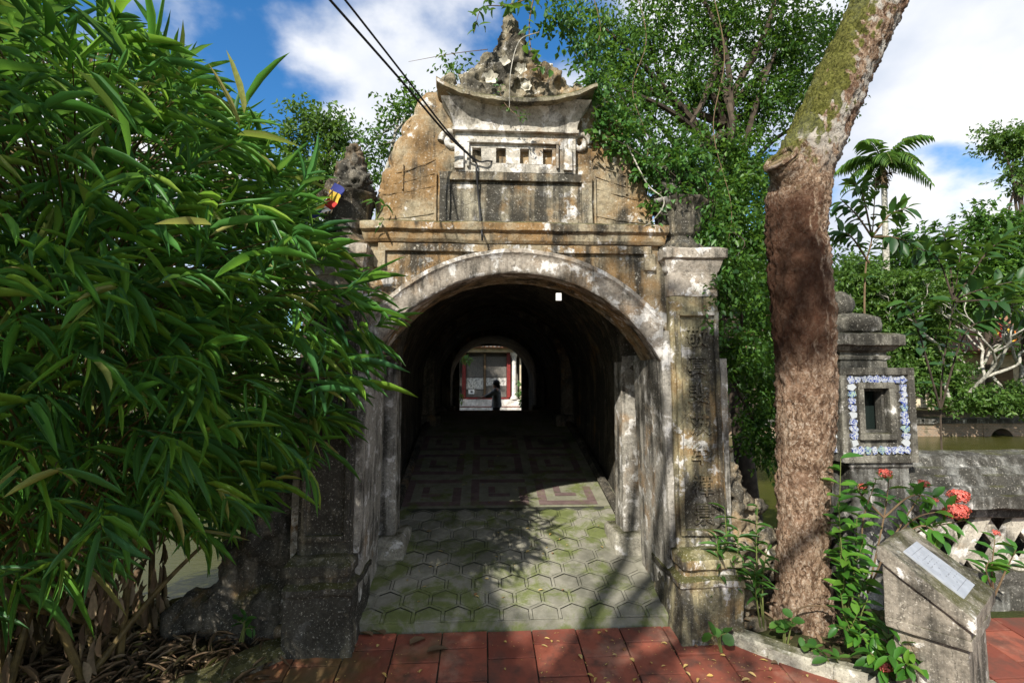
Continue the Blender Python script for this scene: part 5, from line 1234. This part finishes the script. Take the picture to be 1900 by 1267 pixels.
for k in range(7): MB().box(17+k*3.4, 18.4+k*3.4, 22.96, 23.05, .0, 2.3).build('door', M['brownstem'], hall, bevel=.02)
h2 = thing('tiled_house', (9.5, 27, 0), 'house with clay tiled roof half hidden behind climber', 'building')
MB().box(6, 14, 26, 31, -.2, 6.2).build('wall', M['cream'], h2); MB().prism([(25.2, 6.0), (25.2, 6.25), (28.5, 8.3), (31.8, 6.25), (31.8, 6.0)], 5.4, 14.6, 'x').build('roof', M['rooftile'], h2, res=.9, rough=.04)

tm_ = thing('temple_hall', (0, 16, 0), 'old temple hall with red posts and notice boards seen through tunnel', 'building')
MB().stack([(-.1, -3.4, 3.4, 15.2, 20), (.42, -3.4, 3.4, 15.2, 20)]).build('terrace', M['rail'], tm_, res=.3, rough=.015)
MB().box(-3.2, 3.2, 15.5, 20, .42, .62).build('step', M['white_stone'], tm_, res=.3, rough=.01)
MB().box(-3.2, 3.2, 15.72, 20, .62, .90).build('plinth', M['white_stone'], tm_, res=.2, rough=.015)
MB().box(-3.0, 3.0, 15.50, 15.72, .622, .65).build('red_ledge', M['red'], tm_)
MB().box(-3, 3, 16.3, 16.5, .9, 3.0).build('back_wall', M['board'], tm_)
MB().box(-1.0, .75, 15.92, 16.02, .90, .97).build('sill', M['wood_red'], tm_, bevel=.01)
for xp in (-1.02, .66): MB().box(xp, xp+.14, 15.88, 16.06, .97, 2.66).build('post', M['wood_red'], tm_, bevel=.01)
MB().box(-.21, -.13, 15.94, 16.02, .97, 2.62).build('mullion', M['brownstem'], tm_, bevel=.01)
for (a, b2_, z0, z1, mt) in ((-.87, -.22, 1.72, 2.5, 'board'), (-.12, .65, 1.72, 2.5, 'board'), (-.87, -.22, 1.28, 1.70, 'poster'), (-.12, .65, 1.40, 1.70, 'poster'), (-.87, -.22, .98, 1.26, 'board'), (-.12, .65, .98, 1.38, 'board')):
    MB().box(a, b2_, 15.98, 16.03, z0, z1).build('notice_board' if mt == 'poster' else 'board_panel', M[mt], tm_, bevel=.005)
MB().box(-.78, -.56, 15.96, 15.975, 1.10, 1.26).build('white_notice', M['plastic'], tm_)
MB().ball((-.66, 15.955, 1.18), (.05, .008, .04), 2).build('notice_mark', M['ink'], tm_)
MB().lathe([(.14, .90), (.14, .96), (.10, 1.0), (.085, 1.05), (.08, 2.45), (.10, 2.47), (.10, 2.52), (.15, 2.58), (.15, 2.66)], (.93, 15.8, 0), 18).build('column', M['white_stone'], tm_, smooth=40)
MB().lathe([(.14, .90), (.14, .96), (.10, 1.0), (.085, 1.05), (.08, 2.45), (.10, 2.47), (.10, 2.52), (.15, 2.58), (.15, 2.66)], (-1.22, 15.8, 0), 18).build('column', M['white_stone'], tm_, smooth=40)
MB().box(1.15, 3.0, 15.9, 16.1, .9, 2.66).build('side_wall', M['cream'], tm_); MB().box(-3.0, -1.35, 15.9, 16.1, .9, 2.66).build('side_wall', M['cream'], tm_)
MB().box(-3.3, 3.3, 15.65, 16.2, 2.66, 2.82).build('eave_beam', M['cream'], tm_, bevel=.01)
MB().prism([(15.2, 2.80), (15.2, 2.88), (17.6, 4.2), (20, 2.88), (20, 2.80)], -3.6, 3.6, 'x').build('roof', M['rooftile'], tm_)
for k in range(40): MB().lathe([(.06, 0), (.06, .04)], (0, 0, 0), 8).build('x', None) if False else None
te = MB(); te.tube([(0, 0, 0), (0, .12, .06)], .055, 8); teo = te.build('tile_end', M['white_stone']); tem = teo.data; bpy.data.objects.remove(teo)
for k in range(46):
    o = bpy.data.objects.new('tile_end', tem); COL.objects.link(o); o.parent = tm_; o.location = Vector((-3.4+k*.15, 15.13, 2.87))-Vector((0, 16, 0))
simple_tree('courtyard_shrub', 'potted green shrub beside temple column seen through tunnel', (1.15, 15.0, .0), (1.15, 15.0, 1.0), .03, [((1.2, 15.0, 1.3), (.22, .2, .3)), ((1.25, 15.0, .9), (.2, .2, .2))], 60, 8, .10, .5, 'weedleaf', twig=.15, cat_='shrub')
simple_tree('courtyard_shrub', 'low green shrub by far end of notice boards seen through tunnel', (-1.12, 14.8, .0), (-1.12, 14.8, .8), .03, [((-1.12, 14.8, 1.0), (.14, .15, .22)), ((-.85, 14.9, 2.35), (.25, .15, .12))], 45, 8, .09, .5, 'weedleaf', twig=.15, cat_='shrub')

# ------------------------------------------------------------------ person at the far end
def person():
    base = Vector((at(921, 735, y=12.75).x, 12.75, ground_z(0, 12.9)+.02)); t = thing('person', tuple(base), 'person in pale shirt and dark trousers reaching forward beyond tunnel', 'person')
    J = dict(pel=(0, 0, .90), chest=(0, 0, 1.22), neck=(-.02, 0, 1.40), head=(-.035, 0, 1.50), crown=(-.03, 0, 1.60), kl=(.0, .09, .48), al=(.03, .09, .07), fl=(-.12, .09, .04), kr=(-.02, -.09, .48), ar=(-.01, -.09, .07), fr=(-.16, -.09, .04), hl=(0, .09, .86), hr=(0, -.09, .86), sl=(0, .17, 1.34), el=(-.17, .20, 1.14), wl=(-.40, .16, 1.12), sr=(0, -.17, 1.34), er=(-.22, -.19, 1.18), wr=(-.46, -.14, 1.10))
    rads = dict(pel=.13, chest=.135, neck=.055, head=.09, crown=.06, kl=.062, al=.042, fl=.035, kr=.062, ar=.042, fr=.035, hl=.09, hr=.09, sl=.06, el=.045, wl=.03, sr=.06, er=.045, wr=.03)
    E_ = [('pel', 'chest'), ('chest', 'neck'), ('neck', 'head'), ('head', 'crown'), ('pel', 'hl'), ('hl', 'kl'), ('kl', 'al'), ('al', 'fl'), ('pel', 'hr'), ('hr', 'kr'), ('kr', 'ar'), ('ar', 'fr'), ('chest', 'sl'), ('sl', 'el'), ('el', 'wl'), ('chest', 'sr'), ('sr', 'er'), ('er', 'wr')]
    for h, wx in (('l', J['wl']), ('r', J['wr'])):
        pm = 'p'+h; J[pm] = (wx[0]-.07, wx[1]+.01, wx[2]-.01); rads[pm] = .028; E_.append(('w'+h, pm))
        for k in range(5):
            f1 = f'{pm}{k}'; f2 = f1+'t'; sp_ = (k-1.6)*.018
            J[f1] = (wx[0]-.115+(.03 if k == 4 else 0), wx[1]+sp_, wx[2]-.02+(.02 if k == 4 else 0)); J[f2] = (wx[0]-.15+(.03 if k == 4 else 0)+abs(k-1.5)*.006, wx[1]+sp_*1.1, wx[2]-.045+(.03 if k == 4 else 0)); rads[f1] = .009; rads[f2] = .007; E_ += [(pm, f1), (f1, f2)]
    names = list(J); me = bpy.data.meshes.new('body'); me.from_pydata([J[k] for k in names], [(names.index(a), names.index(b2_)) for a, b2_ in E_], [])
    o = bpy.data.objects.new('body', me); COL.objects.link(o); o.modifiers.new('s', 'SKIN'); sk = me.skin_vertices[0].data
    for i, k in enumerate(names): sk[i].radius = (rads[k], rads[k]); sk[i].use_root = (k == 'pel')
    sb = o.modifiers.new('d', 'SUBSURF'); sb.levels = 2; sb.render_levels = 2
    dg = bpy.context.evaluated_depsgraph_get(); m2_ = bpy.data.meshes.new_from_object(o.evaluated_get(dg)); bpy.data.objects.remove(o)
    m2_.transform(Matrix.Translation(base)); m2_.shade_smooth(); m2_.materials.clear(); body = link_obj('body', m2_, M['skin'], t)
    B = lambda p: (base.x+p[0], base.y+p[1], base.z+p[2])
    sh_ = MB(); seg = 18; vs = []; fs = []
    prof_ = [(.80, .165, .20), (.88, .16, .205), (1.0, .145, .185), (1.15, .145, .19), (1.28, .135, .195), (1.37, .10, .15), (1.41, .065, .07)]
    for z, rx, ry in prof_:
        for k in range(seg): a = 2*math.pi*k/seg; vs.append(B((rx*math.cos(a)+.005, ry*math.sin(a), z)))
    for i in range(len(prof_)-1):
        for k in range(seg): fs.append((i*seg+k, i*seg+(k+1) % seg, (i+1)*seg+(k+1) % seg, (i+1)*seg+k))
    sh_.add(vs, fs)
    for s_, e_2, w_2 in (('sl', 'el', 'wl'), ('sr', 'er', 'wr')): sh_.tube([B(J[s_]), B(J[e_2]), B(tuple(np.array(J[e_2])*.45+np.array(J[w_2])*.55))], [.078, .066, .058], 12)
    sh_.build('shirt', M['shirt'], t, res=.06, rough=.008, rs=12, smooth=60)
    tr = MB()
    for s in (-1, 1): tr.tube([B((0, s*.075, .90)), B((-.0, s*.09, .5)), B((.02, s*.09, .08))], [.125, .095, .075], 14)
    tr.build('trousers', M['trouser'], t, smooth=60)
    hr_ = MB().ball(B((-.0, 0, 1.555)), (.115, .10, .115), 3).ball(B((.065, 0, 1.45)), (.06, .075, .11), 3); hr_.build('hair', M['hair'], t, rough=.006, rs=20, smooth=60)
    nf = MB().ball(B((-.128, 0, 1.515)), (.018, .014, .022), 2); nf.build('nose', M['skin'], t, smooth=60)
person()
